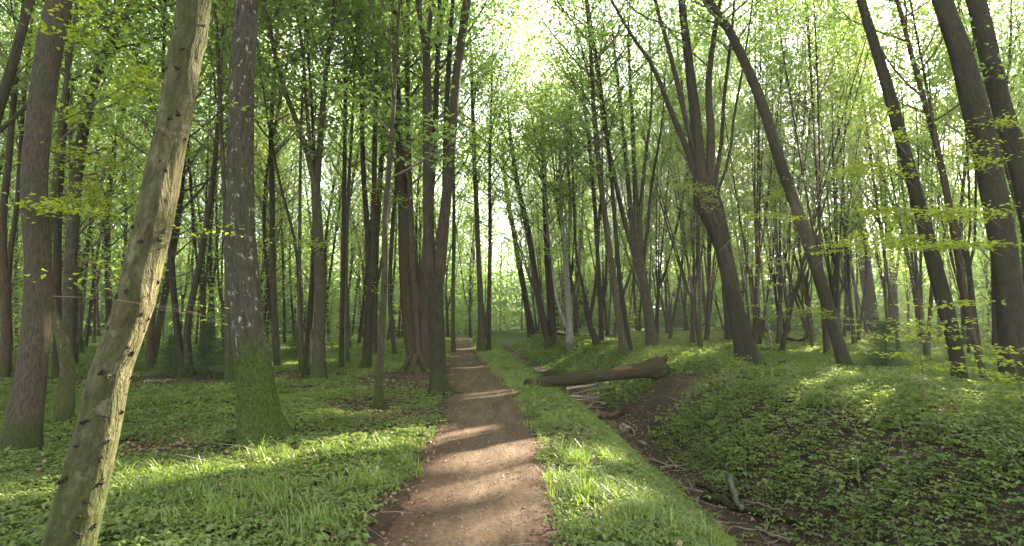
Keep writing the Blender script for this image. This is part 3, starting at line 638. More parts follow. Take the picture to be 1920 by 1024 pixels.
GL = 'thin hornbeams of the wood left of the path'; GR = 'leaning hornbeams of the wood beyond the ditch'; GF = 'trees of the wood outside the view'
for x, y, r, a in scatter(88, 19, 58, -47, -2, 2.2, 21):
    k = rs.choice([0, 2, 5, 6, 7, 8, 5, 6, 1]); plant(int(k), x, y, (rs.uniform(.8, 1.25), rs.uniform(.85, 1.2)), rs.uniform(0, 6.28), (rs.normal(0, .03), rs.normal(0, .04)), 'thin hornbeam in the dense wood left of the path, behind the named trunks', GL)
for x, y, r, a in scatter(115, 24, 60, 1, 47, 2.2, 22):
    k = rs.choice([0, 1, 2, 3, 4, 6, 7, 3, 1]); plant(int(k), x, y, (rs.uniform(.75, 1.12), rs.uniform(.92, 1.22)), rs.uniform(0, 6.28), (rs.normal(-.02, .03), rs.normal(-.09, .05)), 'dark hornbeam leaning left in the wood beyond the ditch', GR)
# to either side of the view, so that the light and a step aside stay right
for x, y, r, a in scatter(26, 14, 50, 48, 88, 3.6, 23): plant(int(rs.integers(0, 9)), x, y, (1.2, 1.1), rs.uniform(0, 6.28), (0, -.05), 'hornbeam of the wood beyond the sides of the picture', GF)
for x, y, r, a in scatter(16, 9, 40, -90, -49, 3.6, 24): plant(int(rs.integers(0, 9)), x, y, (1.1, 1.1), rs.uniform(0, 6.28), (0, 0), 'hornbeam of the wood beyond the sides of the picture', GF)

# the far wood, one mass
rs = np.random.default_rng(77); fw = Buf(); fl = Buf(); M['far_leaf'] = leafmat('woodland_leaf', (.055, .11, .028), (.105, .16, .045), (.16, .30, .07), (.28, .41, .11), .5, .02); cen = []
for x, y, r, a in scatter(330, 60, 125, -52, 52, 1.6, 31):
    z = float(H(x, y)); h = rs.uniform(15, 22); b0 = rs.normal(0, .5, 2)
    P = np.array([[x, y, z - .3, rs.uniform(.12, .22)], [x + b0[0], y + b0[1], z + h * .5, .1], [x + b0[0] * 1.5, y + b0[1] * 2, z + h, .02]])
    tube(fw, P[:, :3], P[:, 3], 5)
    for j in range(4):
        q = sprout(rs, P[1, :3] + [0, 0, rs.uniform(-3, 3)], [rs.normal(), rs.normal(), 1.6], h * .35, .06, 4); tube(fw, q[:, :3], q[:, 3], 3)
    n = 560 if a < .4 else 440; c = rs.normal(0, 1, (n, 3)); c /= np.linalg.norm(c, axis=1)[:, None]; c *= rs.uniform(.35, 1, n)[:, None] ** .5
    cen.append(np.array([x + b0[0], y + b0[1], z + h * .62]) + c * [2.6, 2.6, h * .42] + np.repeat(rs.normal(0, .6, (n // 20, 3)), 20, 0))
    n2 = 1000; cen.append(np.stack([x + rs.normal(0, 2.2, n2), y + rs.normal(0, 2.2, n2), z + rs.uniform(0, 1, n2) ** 1.15 * 8], -1))
leaves(fl, np.concatenate(cen), .48, .36, .5, rs=rs)
o = fl.build('far_woodland_foliage', M['far_leaf'], smooth=False); tag(o, 'dense green foliage of the far woodland closing the view', kind='stuff')
o2 = fw.build('far_woodland', M['dark']); tag(o2, 'trunks of the far woodland closing the view', kind='stuff')

# ------------------------------------------------------------------ low plants, grass, litter
def pick(n, x0, x1, y0, y1, seed, dens, dist_pow=1.0):
    r_ = np.random.default_rng(seed); x = r_.uniform(x0, x1, n); y = r_.uniform(y0, y1, n)
    k = (np.abs(x) < (y + .6) * 1.05 + .8); x, y = x[k], y[k]; k = r_.uniform(0, 1, len(x)) < dens(x, y); return x[k], y[k], r_
def clumps(x, y): return .35 + .65 * sstep(.3, .7, noise2(x, y, .35, 12))
bands = [(2.4, 6.5, 260000, 1, .040), (6.5, 12, 300000, 1, .052), (12, 22, 300000, 1, .085), (22, 45, 260000, 1, .16)]
cb = Buf()
for k, (ya, yb, n, _, ls) in enumerate(bands):
    x, y, r_ = pick(n, -yb * 1.05 - 1, yb * 1.05 + 1, ya, yb, 40 + k, lambda x, y: veg(x, y) ** 1.3 * clumps(x, y))
    u = x - cpath(y); grassy = (u > .55) & (u < 1.5)
    keep = r_.uniform(0, 1, len(x)) < np.where(grassy, .8, 1); x, y = x[keep], y[keep]
    sp_ = noise2(x, y, 1.3, 18) * .6 + noise2(x, y, .3, 19) * .4; bank = (x - cpath(y) > 3.9) & (y < 22)
    keep = r_.uniform(0, 1, len(x)) < np.where(bank, .75, 1) * (1.15 - .9 * np.clip(sp_, .2, .9)); x, y, sp_, bank = x[keep], y[keep], sp_[keep], bank[keep]
    hh = r_.uniform(.01, 1, len(x)) ** 1.1 * np.where(bank, .24, .10) * (.35 + 1.3 * sp_); lk = (.55 + 1.1 * sp_ ** 1.3) * np.where(bank, 1.05, 1)
    c = np.stack([x, y, H(x, y) + hh + .01], -1)
    # three leaflets to a stalk
    az = r_.uniform(0, 6.28, len(c))
    for j in range(3 if yb < 13 else 2):
        a = az + j * 2.09 + r_.normal(0, .3, len(c)); l_ = (ls * lk)[:, None]; leaves(cb, c + np.stack([np.cos(a), np.sin(a), 0 * a], -1) * l_ * .5, l_, l_ * .72, .2, dirn=a, rs=r_, down=.2)
o = cb.build('low_ground_cover', M['cover'], smooth=False); tag(o, 'low leafy plants covering the forest floor', kind='stuff')

# broader leaved herbs and seedlings among them, and dry stalks
hb = Buf(); db = Buf(); r_ = np.random.default_rng(58)
for k in range(1500):
    y = 3.0 + r_.uniform(0, 1) ** .8 * 11; side = r_.uniform(); u = r_.uniform(3.8, 9) if side < .55 else (r_.uniform(.9, 2.2) if side < .68 else -r_.uniform(.8, 6)); x = float(cpath(y)) + u
    if abs(x) > y * 1.05 + .5 or r_.uniform() > float(veg(x, y)) or float(noise2(x, y, .8, 33)) < .42: continue
    z = float(H(x, y)); h = r_.uniform(.10, .34) if u > 3 else r_.uniform(.06, .18); tx, ty = r_.normal(0, .04, 2); ls = r_.uniform(.06, .12) * (1 if u > 3 else .7)
    tube(db, np.array([[x, y, z - .02], [x + tx * .5, y + ty * .5, z + h * .6], [x + tx, y + ty, z + h]]), [.0028, .0022, .0016], 3)
    n = int(r_.integers(3, 8)); a = r_.uniform(0, 6.28) + np.arange(n) * 2.4; c = np.stack([x + tx + np.cos(a) * ls * .55, y + ty + np.sin(a) * ls * .55, z + h * (1 - .09 * np.arange(n))], -1); leaves(hb, c, ls, ls * .8, .18, dirn=a, rs=r_, down=.25)
for k in range(150):
    y = r_.uniform(4, 12); x = float(cpath(y)) + r_.uniform(3.9, 8.5); z = float(H(x, y)); h = r_.uniform(.2, .6); t = r_.normal(0, .25, 2); tube(db, np.array([[x, y, z], [x + t[0] * .5, y + t[1] * .5, z + h * .6], [x + t[0] * 1.3, y + t[1] * 1.3, z + h * .9]]), [.0035, .0025, .0015], 3)
for k in range(900):
    y = 2.8 + r_.uniform(0, 1) ** 1.2 * 14; x = r_.uniform(-1, 1) * (y * 1.02 + .4); u = x - float(cpath(y))
    if abs(u) < .62 and r_.uniform() < .85: continue
    a = r_.uniform(0, 6.28); ln = r_.uniform(.08, .4); w_ = r_.uniform(.0015, .004); P = np.array([[x + COS(a) * ln * t, y + SIN(a) * ln * t, 0] for t in (-.5, 0, .5)]) + np.array([[0, 0, 0], r_.normal(0, .015, 3), [0, 0, 0]]); P[:, 2] = [float(H(q[0], q[1])) + w_ + r_.uniform(.005, .05 if abs(u) > .7 else .02) for q in P]
    tube(db, P, [w_, w_, w_ * .5], 4)
o = hb.build('broad_leaf_undergrowth', M['cover'], smooth=False); tag(o, 'broader leaved herbs and seedlings among the low plants', kind='stuff')
o = db.build('undergrowth_stems', M['dead']); tag(o, 'stalks, dry stems and fine twigs among the low plants', kind='stuff')
def blades(b, x, y, hgt, r_, wdt=.006, bend=.5):
    n = len(x); az = r_.uniform(0, 6.28, n); z = H(x, y); l = hgt * r_.uniform(.5, 1.2, n); bd = bend * r_.uniform(.3, 1.3, n)
    d = np.stack([np.cos(az), np.sin(az), 0 * az], -1); s = np.stack([-np.sin(az), np.cos(az), 0 * az], -1) * wdt; base = np.stack([x, y, z], -1)
    up = np.array([0, 0, 1.]); l = l[:, None]; bd = bd[:, None]
    m1 = base + up * l * .45 + d * l * .12 * bd; m2 = base + up * l * (.8 - .1 * bd) + d * l * .42 * bd; tip = base + up * l * (.95 - .38 * bd) + d * l * .85 * bd
    v = np.stack([base - s, base + s, m1 + s * .9, m1 - s * .9, m2 + s * .6, m2 - s * .6, tip], 1).reshape(-1, 3)
    i = np.arange(n)[:, None] * 7; q = np.concatenate([i + [0, 1, 2, 3], i + [3, 2, 4, 5]]); t = i + [5, 4, 6]; rn = r_.uniform(0, 1, n)
    b.add(v, q=q, t=t, rnd=np.r_[rn, rn]); b.rt[-1] = rn
gb = Buf(); r_ = np.random.default_rng(90)
def tufts(n, xs, ys_, spread, per, hgt, wdt, bend=.7):
    k = np.repeat(np.arange(len(xs)), per); h = np.repeat(r_.uniform(.6, 1.2, len(xs)), per) * hgt
    blades(gb, xs[k] + r_.normal(0, spread, len(k)), ys_[k] + r_.normal(0, spread, len(k)), h, r_, wdt, bend)
# the strip between path and ditch
y = r_.uniform(2.6, 13, 1500); u = r_.uniform(.62, 1.75, 1500); k = noise2(u, y, .6, 14) > .42; y, u = y[k], u[k]
tufts(0, cpath(y) + u, y, .05, 13, .16, .0028, 1.35)
y = r_.uniform(13, 34, 2200); u = r_.uniform(.72, 1.9, 2200); tufts(0, cpath(y) + u, y, .12, 12, .13, .006)
# left side tufts near the path and in the sunny patch by the leaning trunk
x = r_.uniform(-5.5, -.8, 2600); y = r_.uniform(2.8, 9, 2600); k = (noise2(x, y, .6, 15) > .62) & (veg(x, y) > .45); tufts(0, x[k], y[k], .04, 9, .12, .0028, 1.3)
x = r_.normal(-2.75, .5, 160); y = r_.normal(4.75, .25, 160); tufts(0, x, y, .05, 14, .20, .0032, 1.3)
x = r_.uniform(-14, 16, 5000); y = r_.uniform(8, 26, 5000); k = (noise2(x, y, 1.6, 16) > .5) & (veg(x, y) > .4); tufts(0, x[k], y[k], .1, 9, .13, .006)
for (px, py, n_) in [(250, 905, 14), (320, 930, 14), (390, 900, 10), (560, 870, 12), (640, 860, 14), (730, 850, 10), (500, 960, 12), (600, 1000, 14), (430, 990, 10), (690, 920, 12), (760, 880, 8), (480, 870, 8), (1120, 930, 14), (1090, 870, 12), (1180, 985, 14), (1060, 800, 10), (1030, 760, 10), (1230, 1000, 10), (1010, 735, 8), (1290, 1010, 8), (1300, 740, 8), (1370, 700, 8)]:
    p = foot(px, py); x = p[0] + r_.normal(0, .16, n_); y = p[1] + r_.normal(0, .12, n_); k = np.abs(x - cpath(y)) > half_w(y); tufts(0, x[k], y[k], .035, 17, .26, .0032, 1.4)
gb.build('grass', M['grass'], smooth=False); tag(bpy.data.objects['grass'], 'long soft grass along the path and in patches', kind='stuff')

lb = Buf()
x, y, r_ = pick(110000, -14, 12, 2.5, 22, 91, lambda x, y: np.where(np.abs(x - cpath(y)) < half_w(y) * .9, .05, 1 - .8 * veg(x, y)) * (.3 + .7 * (noise2(x, y, .8, 17) > .45)) * np.clip(9 / y, 0, 1))
leaves(lb, np.stack([x, y, H(x, y) + .012 + .018 * (np.abs(x - cpath(y)) < 1)], -1), .045, .03, .35, rs=r_)
x, y, r_ = pick(9000, -13, 12, 2.6, 16, 92, lambda x, y: (np.abs(x - cpath(y)) > .8) * (noise2(x, y, .7, 23) > .45) * np.clip(6 / y, 0, 1)); leaves(lb, np.stack([x, y, H(x, y) + r_.uniform(.05, .14, len(x))], -1), .05, .034, .5, rs=r_)
o = lb.build('leaf_litter', M['litter'], smooth=False); tag(o, 'scattered dry brown leaves and bud scales', kind='stuff')

# ------------------------------------------------------------------ low leafy branches of named trees (flat layers, as beeches and hornbeams hold them)
def tree_by(word):
    for o in C.objects:
        if o.type == 'EMPTY' and word in str(o.get('label', '')): return o
def low_branch(word, pts, Y, n=160, leaf=.075, spread=.22, dY=0.0, name='low_branch', seed=0, r=.008, hang=1.0, mat='young', dens=1.0):
    par = tree_by(word); rs = np.random.default_rng(seed + int(pts[0][0])); off = np.array(par.location)
    P = np.array([at(px, py, Y + dY * i) for i, (px, py) in enumerate(pts)]) - off
    L = smooth_line(P, 10); bb = Buf(); tube(bb, L, np.linspace(r, r * .3, 10), 5)
    tw = bb; sp = []
    for k in range(max(5, int(14 * dens))):
        t = rs.uniform(.25, 1); q = L[int(t * 9)]; a = rs.uniform(0, 6.28); ln = rs.uniform(.2, .55)
        e = q + np.array([COS(a) * ln, SIN(a) * ln, rs.normal(0, .05)]); tube(tw, np.array([q, (q + e) / 2 + [0, 0, .02], e]), [r * .4, r * .3, .0015], 3); sp.append((q, e))
    o = bb.build(name, M['twig'], par); cb = Buf(); spray_leaves(cb, rs, sp, max(3, n // len(sp)), leaf, spread * .5, .02, .25, off=off); cb.build('foliage', M[mat], o, smooth=False)
    return o
low_branch('nearest tree on the left', [(318, 446), (350, 445), (390, 444), (440, 436)], 3.6, 46, .05, .08, r=.004, dens=.6)
low_branch('nearest tree on the left', [(250, 535), (215, 520), (190, 500), (150, 490)], 3.5, 70, .05, .10, r=.004, dens=.7)
low_branch('nearest tree on the left', [(262, 540), (290, 575), (320, 585)], 3.4, 36, .045, .06, r=.003, dens=.5)
low_branch('nearest tree on the left', [(140, 960), (128, 980), (120, 990)], 3.4, 16, .05, .05, r=.003, dens=.4)
low_branch('nearest tree on the left', [(335, 210), (345, 212), (352, 206)], 3.5, 12, .045, .05, r=.003, dens=.3)
low_branch('thick mossy foot', [(450, 430), (440, 425), (428, 428)], 6.9, 30, .07, .12, r=.004, dens=.5)
low_branch('thick mossy foot', [(465, 215), (480, 212)], 7.0, 24, .07, .12, r=.004, dens=.5)
for w_, pts, Y_, n_ in [
    ('splitting into many limbs', [(1345, 430), (1380, 390), (1430, 370), (1480, 362)], 16.0, 420), ('splitting into many limbs', [(1345, 420), (1330, 375), (1300, 345), (1270, 350)], 16.5, 260),
    ('splitting into many limbs', [(1350, 470), (1400, 420), (1440, 400), (1500, 420)], 15.5, 300), ('splitting into many limbs', [(1330, 400), (1400, 330), (1450, 345)], 16, 220),
    ('long straight trunk', [(1530, 500), (1580, 455), (1630, 440), (1690, 450)], 12.5, 320), ('long straight trunk', [(1560, 600), (1540, 590), (1510, 575)], 14, 120),
    ('bulge at head height', [(1735, 430), (1690, 400), (1640, 395), (1590, 400)], 10.8, 300), ('bulge at head height', [(1715, 350), (1670, 320), (1620, 310), (1570, 330)], 10.5, 330),
    ('bulge at head height', [(1745, 470), (1700, 450), (1660, 460), (1610, 450)], 10.2, 260), ('bulge at head height', [(1700, 290), (1650, 230), (1600, 190)], 10.6, 260),
    ('massive dark trunk leaning left', [(1880, 430), (1840, 400), (1790, 395), (1740, 405)], 9.8, 330), ('massive dark trunk leaning left', [(1880, 480), (1830, 460), (1780, 462), (1720, 470)], 9.5, 300),
    ('massive dark trunk leaning left', [(1860, 330), (1820, 290), (1790, 270)], 10.2, 200), ('farther of the two massive', [(1900, 240), (1880, 235), (1850, 230)], 11, 160),
    ('tight fork', [(690, 560), (720, 540), (745, 530)], 16, 130), ('wide above', [(600, 480), (570, 455), (540, 450)], 13.5, 140), ('stout brown oak', [(70, 400), (110, 385), (150, 395), (190, 405)], 6.6, 220),
    ('stout brown oak', [(95, 60), (160, 30), (230, -20)], 6.2, 200), ('stout brown oak', [(75, 240), (140, 215), (220, 170), (300, 120)], 7.4, 420), ('stout brown oak', [(85, 330), (150, 290), (200, 290)], 7.2, 260),
    ('top left corner', [(20, 150), (60, 110), (130, 60), (200, 70)], 8.5, 360), ('half hidden behind', [(110, 400), (160, 350), (230, 300)], 12, 380), ('lit on its edge', [(140, 400), (190, 370), (240, 375)], 13, 300),
    ('twin stemmed', [(845, 300), (880, 285), (900, 240)], 11, 160), ('reddish triple clump', [(770, 400), (730, 370), (690, 350)], 16, 200)]:
    low_branch(w_, pts, Y_, int(n_ * 1.3), .085 if Y_ > 9 else .07, .34, dY=-.15, seed=int(Y_ * 10), r=.012 if n_ > 250 else .008, dens=1.2)

# knots of torn bark up the pale hornbeam
rs = np.random.default_rng(8); par = tree_by('nearest tree on the left'); off = np.array(par.location)
def lump(b, c, r, rs, nrm=None, flat=.6, jag=.35, n=9, m=6):
    th = np.linspace(0, PI, m)[:, None]; ph = np.linspace(0, 2 * PI, n, endpoint=False)[None]
    rr = 1 + rs.normal(0, jag, (m, n)); rr[0] = rr[0, 0]; rr[-1] = rr[-1, 0]
    v = np.stack([np.sin(th) * np.cos(ph) * rr, np.sin(th) * np.sin(ph) * rr, np.cos(th) * rr * flat + 0 * ph], -1).reshape(-1, 3) * r
    if nrm is not None:
        z = Vector(nrm).to_track_quat('Z', 'Y').to_matrix(); v = v @ np.array(z).T
    i = np.arange(m - 1)[:, None] * n; j = np.arange(n)[None]; k = (j + 1) % n
    b.add(v + c, q=np.stack([i + j, i + n + j, i + n + k, i + k], -1).reshape(-1, 4))
for px, py, side in [(300, 52, 1), (383, 48, 1), (330, 126, -1), (342, 92, .4), (312, 128, -.8), (335, 215, .3), (318, 222, -.5), (290, 246, -.9), (345, 262, .8), (310, 318, .1), (300, 300, -.4),
                     (250, 425, -1), (300, 448, .3), (308, 432, .8), (262, 452, -.4), (296, 530, .8), (236, 545, -.9), (262, 560, -.3), (215, 555, -1), (265, 588, .1), (290, 600, .6), (196, 615, -1),
                     (270, 620, .3), (240, 650, -.5), (248, 662, .6), (245, 708, .9), (242, 740, 1), (228, 774, .9), (192, 700, -.8), (195, 782, .1), (165, 790, -.9), (200, 828, .2), (188, 857, .3), (145, 835, -.9),
                     (190, 905, .4), (157, 940, -.1), (150, 968, 0), (178, 985, .6), (120, 900, -.8), (140, 1000, -.4)]:
    # nearest point of the stem's face towards the lens
    tr = [c for c in par.children if c.name.startswith('trunk')][0]
    o0 = np.array([0, 0, EYE]); d = ray(px, py); d = d / np.linalg.norm(d)
    hit, loc, nrm, _ = tr.ray_cast(Vector(o0 - off), Vector(d))
    if not hit:
        for dx in (-6, 6, -12, 12, -20, 20, -30, 30):
            d = ray(px + dx, py); d = d / np.linalg.norm(d); hit, loc, nrm, _ = tr.ray_cast(Vector(o0 - off), Vector(d))
            if hit: break
    if not hit: continue
    b = Buf(); r = rs.uniform(.008, .022); lump(b, np.zeros(3), r, rs, np.array([nrm.x, nrm.y, nrm.z * .3 + rs.normal(0, .3)]), 1.1, .45); lump(b, np.array([rs.normal(0, r), -r * .3, -r * .8]), r * .8, rs, nrm, .7, .5)
    k = b.build('knot', M['knot'], par, smooth=False); k.location = loc - nrm * r * .5; k.scale = (1, 1, rs.uniform(.6, 1.3))

# mossy roots of the tree at the path edge
tw_ = tree_by('twin stemmed'); off = np.array(tw_.location)
for pts, r in [([(828, 726), (845, 735), (862, 739), (886, 743)], .05), ([(822, 735), (812, 745), (798, 748)], .05), ([(826, 735), (838, 748), (850, 752)], .04)]:
    P = np.array([foot(*p) for p in pts]); P[0, 2] += .14; P[1:, 2] += .01; P[-1, 2] -= .03; L = smooth_line(P - off, 9); b = Buf(); tube(b, L, np.linspace(r * 1.3, r * .35, 9), 8); b.build('root', M['dark'], tw_)
tr_ = tree_by('reddish triple clump'); off = np.array(tr_.location); rs = np.random.default_rng(4)
for a in np.linspace(0, 6.28, 8)[:-1]:
    p = np.array([COS(a), SIN(a), 0]); L = smooth_line(np.array([p * .18 + [0, 0, .5], p * .42 + [0, 0, .12], p * .62 + [0, 0, .02], p * .9 + [0, 0, -.05]]), 8); b = Buf(); tube(b, L, np.linspace(.13, .03, 8), 8); b.build('root', M['red'], tr_)

# ------------------------------------------------------------------ the fallen log bridging the ditch
A = at(988, 718, 12.5); Bq = at(1236, 690, 15.4); A[2] = float(H(A[0], A[1])) + .13; off = A.copy(); off[2] = float(H(A[0], A[1]))
lo = empty('fallen_log', tuple(off)); L = smooth_line(np.array([A - off, (A * .6 + Bq * .4) - off + [0, 0, -.01], Bq - off]), 34)
R_ = np.interp(np.linspace(0, 1, 34), [0, .3, .75, .88, .95, 1], [.115, .14, .185, .22, .29, .30]); b = Buf(); rs = np.random.default_rng(12)
rn = rs.normal(0, .045, (34, 22)); tube(b, L, R_, 22, lambda i, a: 1 + .04 * np.sin(a * 3) + rn + .10 * (i > 28) * np.sin(a * 5 + 1), cap=True); b.build('trunk', M['log'], lo)
dirv = unit(L[-1] - L[-3]); b = Buf(); lump(b, L[-1] + dirv * .05, .27, rs, dirv, .5, .16, 18, 9); b.build('root_plate', M['knot'], lo, smooth=False)
for k in range(9):
    a = k * .7 + rs.uniform(-.2, .2); s = unit(np.cross(dirv, [0, 0, 1])); u_ = np.cross(s, dirv); q = s * COS(a) + u_ * SIN(a); b = Buf()
    P = np.array([L[-1] + q * .12, L[-1] + q * .27 + dirv * .08, L[-1] + q * rs.uniform(.34, .48) + dirv * rs.uniform(.0, .25)]); tube(b, smooth_line(P, 6), np.linspace(.06, .015, 6), 6); b.build('root_stub', M['log'], lo)
for t, a in ((.22, 1.2), (.5, 2.0), (.62, .6)):
    i = int(t * 33); b = Buf(); p = L[i]; tube(b, np.array([p, p + [0, -.1 * COS(a), .19], p + [.04, -.1 * COS(a), .25]]), [.03, .022, .012], 6); b.build('branch_stub', M['log'], lo)
b = Buf(); P = smooth_line(L[[19, 22, 26]] + np.array([0, -.10, .10]), 10); tube(b, P, [.02, .05, .07, .08, .08, .08, .08, .07, .05, .02], 8); b.build('bare_wood_patch', M['rot'], lo)
tag(lo, 'mossy fallen log lying across the ditch as a bridge, root end on the far bank', 'log')

# ------------------------------------------------------------------ fallen sticks and logs
def stick(pts, wpx, label, mat='dead', group=None, lift=.03, name='fallen_branch', lift_end=0.0, cat='branch', forks=0, seed=1, dz=None):
    P = np.array([foot(*p) for p in pts]); wd = wpx / F * P[:, 1].mean() * .5; P[:, 2] = [float(H(p[0], p[1])) for p in P]; off = P[0].copy(); P = P - off; P[:, 2] += wd + lift
    if dz is not None: P[:, 2] += dz
    P[-1, 2] += lift_end; rs = np.random.default_rng(seed + int(pts[0][0])); n = max(7, 3 * len(P)); L = smooth_line(P, n); L[1:-1] += rs.normal(0, wd * .5, (n - 2, 3)); b = Buf()
    tube(b, L, np.linspace(wd * 1.1, wd * .6, n) * (1 + rs.normal(0, .08, n)), 7, cap=True); o = b.build(name, M[mat]); o.location = off
    for k in range(forks):
        i = rs.integers(n // 3, n - 2); d = unit(L[i + 1] - L[i]) + rs.normal(0, .6, 3); b = Buf(); ln = np.linalg.norm(L[-1] - L[0]) * rs.uniform(.12, .3)
        Q = sprout(rs, L[i], [d[0], d[1], abs(d[2]) * .5], ln, wd * .55, 5, 0); tube(b, Q[:, :3], Q[:, 3], 5); b.build('twig', M[mat], o)
    return tag(o, label, cat, group)
z7 = lambda *p: [(950 + a / 4.27, 620 + b_ / 4.27) for a, b_ in p]
z8 = lambda *p: [(1200 + a / 5.02, 820 + b_ / 5.02) for a, b_ in p]
GP = 'dead sticks heaped in the ditch under the log'
for pts, wd, lab, lf in [
    (z7((485, 578), (820, 500)), 4, 'uppermost long stick of the heap in the ditch under the log', .25), (z7((520, 600), (720, 605)), 4, 'level stick in the middle of the heap in the ditch', .16), (z7((690, 592), (830, 565)), 4, 'pale stick pointing to the far bank out of the ditch heap', .14),
    (z7((490, 590), (600, 665)), 4, 'stick sliding down towards the path side of the ditch heap', .08), (z7((520, 560), (700, 640)), 3, 'thin stick crossing the ditch heap downwards', .2), (z7((560, 585), (795, 645)), 4, 'long stick reaching the lower right end of the ditch heap', .12),
    (z7((600, 645), (790, 652)), 3, 'lowest level stick at the foot of the ditch heap', .05), (z7((530, 592), (655, 555)), 3, 'short thin stick on top of the ditch heap', .22), (z7((640, 650), (690, 615)), 3, 'short upright stub leaning in the ditch heap', .06),
    (z7((505, 610), (760, 590)), 3, 'grey stick under the level one in the ditch heap', .1), (z7((600, 560), (780, 530)), 3, 'thin stick close behind the uppermost one of the ditch heap', .22), (z7((590, 600), (740, 570)), 3, 'bent stick woven through the ditch heap', .18)]:
    stick(pts, wd * .9, lab, 'dead', GP, lf, forks=1, lift_end=.05)
stick(z7((690, 715), (830, 705), (960, 690)), 12, 'short rotten brown log in the ditch below the stick heap', 'rot', lift=.0, name='rotten_log', cat='log')
stick(z7((655, 695), (700, 725)), 6, 'stubby piece of wood at the near end of the rotten log', 'rot', cat='log', name='wood_chunk')
stick(z7((960, 755), (1010, 790), (1050, 830)), 4, 'curved pale root in the ditch right of the wood chunks', 'dead', lift=.06)
stick(z7((975, 790), (1015, 820), (1020, 868)), 4, 'crooked root bending down beside the curved pale one', 'dead', lift=.04)
stick(z7((1050, 905), (1110, 930)), 4, 'short split stick alone in the ditch below the wood chunks', 'dead')
for (zx, zy), r, lab in [((850, 762), .10, 'brown broken chunk of wood in the ditch under the rotten log'), ((942, 800), .13, 'largest pale chunk of wood in the ditch'), ((760, 768), .07, 'small grey chunk at the path side of the ditch')]:
    p = foot(950 + zx / 4.27, 620 + zy / 4.27); b = Buf(); lump(b, np.zeros(3), r, np.random.default_rng(int(zx)), None, .75, .16, 11, 8); o = b.build('wood_chunk', M['rot' if r < .12 else 'dead'], smooth=False); o.location = (p[0], p[1], p[2] + r * .4); tag(o, lab, 'wood chunk')
stick(z8((600, 585), (900, 690), (1250, 790), (1600, 885)), 17, 'long mossy log lying along the ditch bottom near the viewer', 'log', name='fallen_log', cat='log', lift=-.01)
stick(z8((540, 490), (720, 560), (900, 650)), 9, 'dark branch above the upper end of the long mossy log', 'log', lift=.04, forks=1)
stick(z8((855, 470), (870, 580), (915, 680), (960, 785)), 13, 'pale peeling branch lying across the long mossy log', 'pale', lift=.10, forks=0)
stick(z8((960, 682), (1150, 740), (1340, 800)), 3, 'thin pale stick along the upper side of the mossy log', 'dead', lift=.12)
stick(z8((1090, 900), (1250, 960), (1430, 1020)), 6, 'brown branch in the ditch at the bottom edge, below the mossy log', 'dead', lift=.03, forks=2)
stick(z8((1500, 905), (1600, 960), (1720, 1010)), 4, 'pale stick at the foot of the leafy bank by the bottom edge', 'dead', lift=.04)
stick(z8((1185, 940), (1200, 830), (1215, 725)), 3, 'thin forked stick standing up from the ditch bottom', 'dead', lift=.05, forks=1)
stick(z8((90, 215), (270, 300)), 3, 'slim stick at the path side of the ditch above the dark branch', 'dead', lift=.03)
stick(z8((260, 225), (345, 335)), 3, 'slim stick crossing the ditch near its path side', 'dead', lift=.06)
stick(z8((190, 320), (430, 290)), 3, 'thin stick lying level across the ditch above the mossy log', 'dead', lift=.05)
stick(z8((0, 60), (60, 95)), 4, 'short stick below the wood chunks in the narrow part of the ditch', 'dead', lift=.03)
rs = np.random.default_rng(66)
for k in range(60):
    y = rs.uniform(4.4, 13.5); x = cpath(y) + 3.35 + rs.normal(0, .3); ln = rs.uniform(.2, .9); a = rs.uniform(0, 6.28); w_ = rs.uniform(.005, .014); b = Buf()
    P = np.array([[0, 0, 0], [COS(a) * ln * .5, SIN(a) * ln * .5, 0], [COS(a + .3) * ln, SIN(a + .3) * ln, 0]]); P[:, 2] = [float(H(x + q[0], y + q[1])) - float(H(x, y)) + w_ + .008 for q in P]
    tube(b, smooth_line(P, 7), np.linspace(w_, w_ * .5, 7), 5, cap=True); o = b.build('stick', M['dead' if k % 3 else 'twig']); o.location = (x, y, float(H(x, y))); tag(o, 'small dead stick among the litter on the ditch bottom', 'stick', 'small sticks on the ditch bottom')
stick([(540, 812), (508, 843), (470, 862), (415, 876), (368, 894)], 4, 'long thin fallen branch running from the mossy birch over the grass', 'dead', lift=.03, forks=3)
stick([(380, 938), (340, 955), (305, 969)], 4, 'grey stick in the grass right of the leaning hornbeam', 'dead', forks=1)
stick([(0, 982), (24, 966)], 6, 'broken stick in the bottom left corner', 'dead')
stick([(270, 720), (322, 716)], 4, 'pale stick lying in front of the small spruces', 'dead')
stick([(265, 748), (295, 740)], 3, 'short stick on the bare soil behind the leaning hornbeam', 'dead')
stick([(532, 733), (586, 730)], 5, 'dark rotting branch on the bare soil right of the mossy birch', 'knot')
stick([(1000, 626), (1060, 632), (1128, 636)], 6, 'dark fallen trunk behind the bank beyond the ditch', 'dark', name='fallen_log', cat='log')
stick([(1145, 634), (1160, 631)], 4, 'dark stub of a log at the end of the fallen trunk behind the bank', 'dark', name='fallen_log', cat='log')
stick([(1408, 615), (1450, 613), (1500, 607)], 4, 'level pole lying behind the thin sapling in the clearing', 'dark', cat='log', name='fallen_log')
stick([(1420, 626), (1445, 624)], 4, 'short pole on the clearing floor right of the split hornbeam', 'dark', cat='log', name='fallen_log')
stick([(1462, 641), (1490, 642), (1515, 638)], 6, 'dark heap of broken branches in the middle of the clearing', 'knot', forks=4, lift=.03)
stick([(1270, 676), (1300, 673)], 3, 'thin dark stick on the grass right of the log', 'knot')
stick([(1608, 705), (1635, 702), (1652, 698)], 6, 'dark broken branch behind the bank left of the dark spruce', 'knot', forks=1)
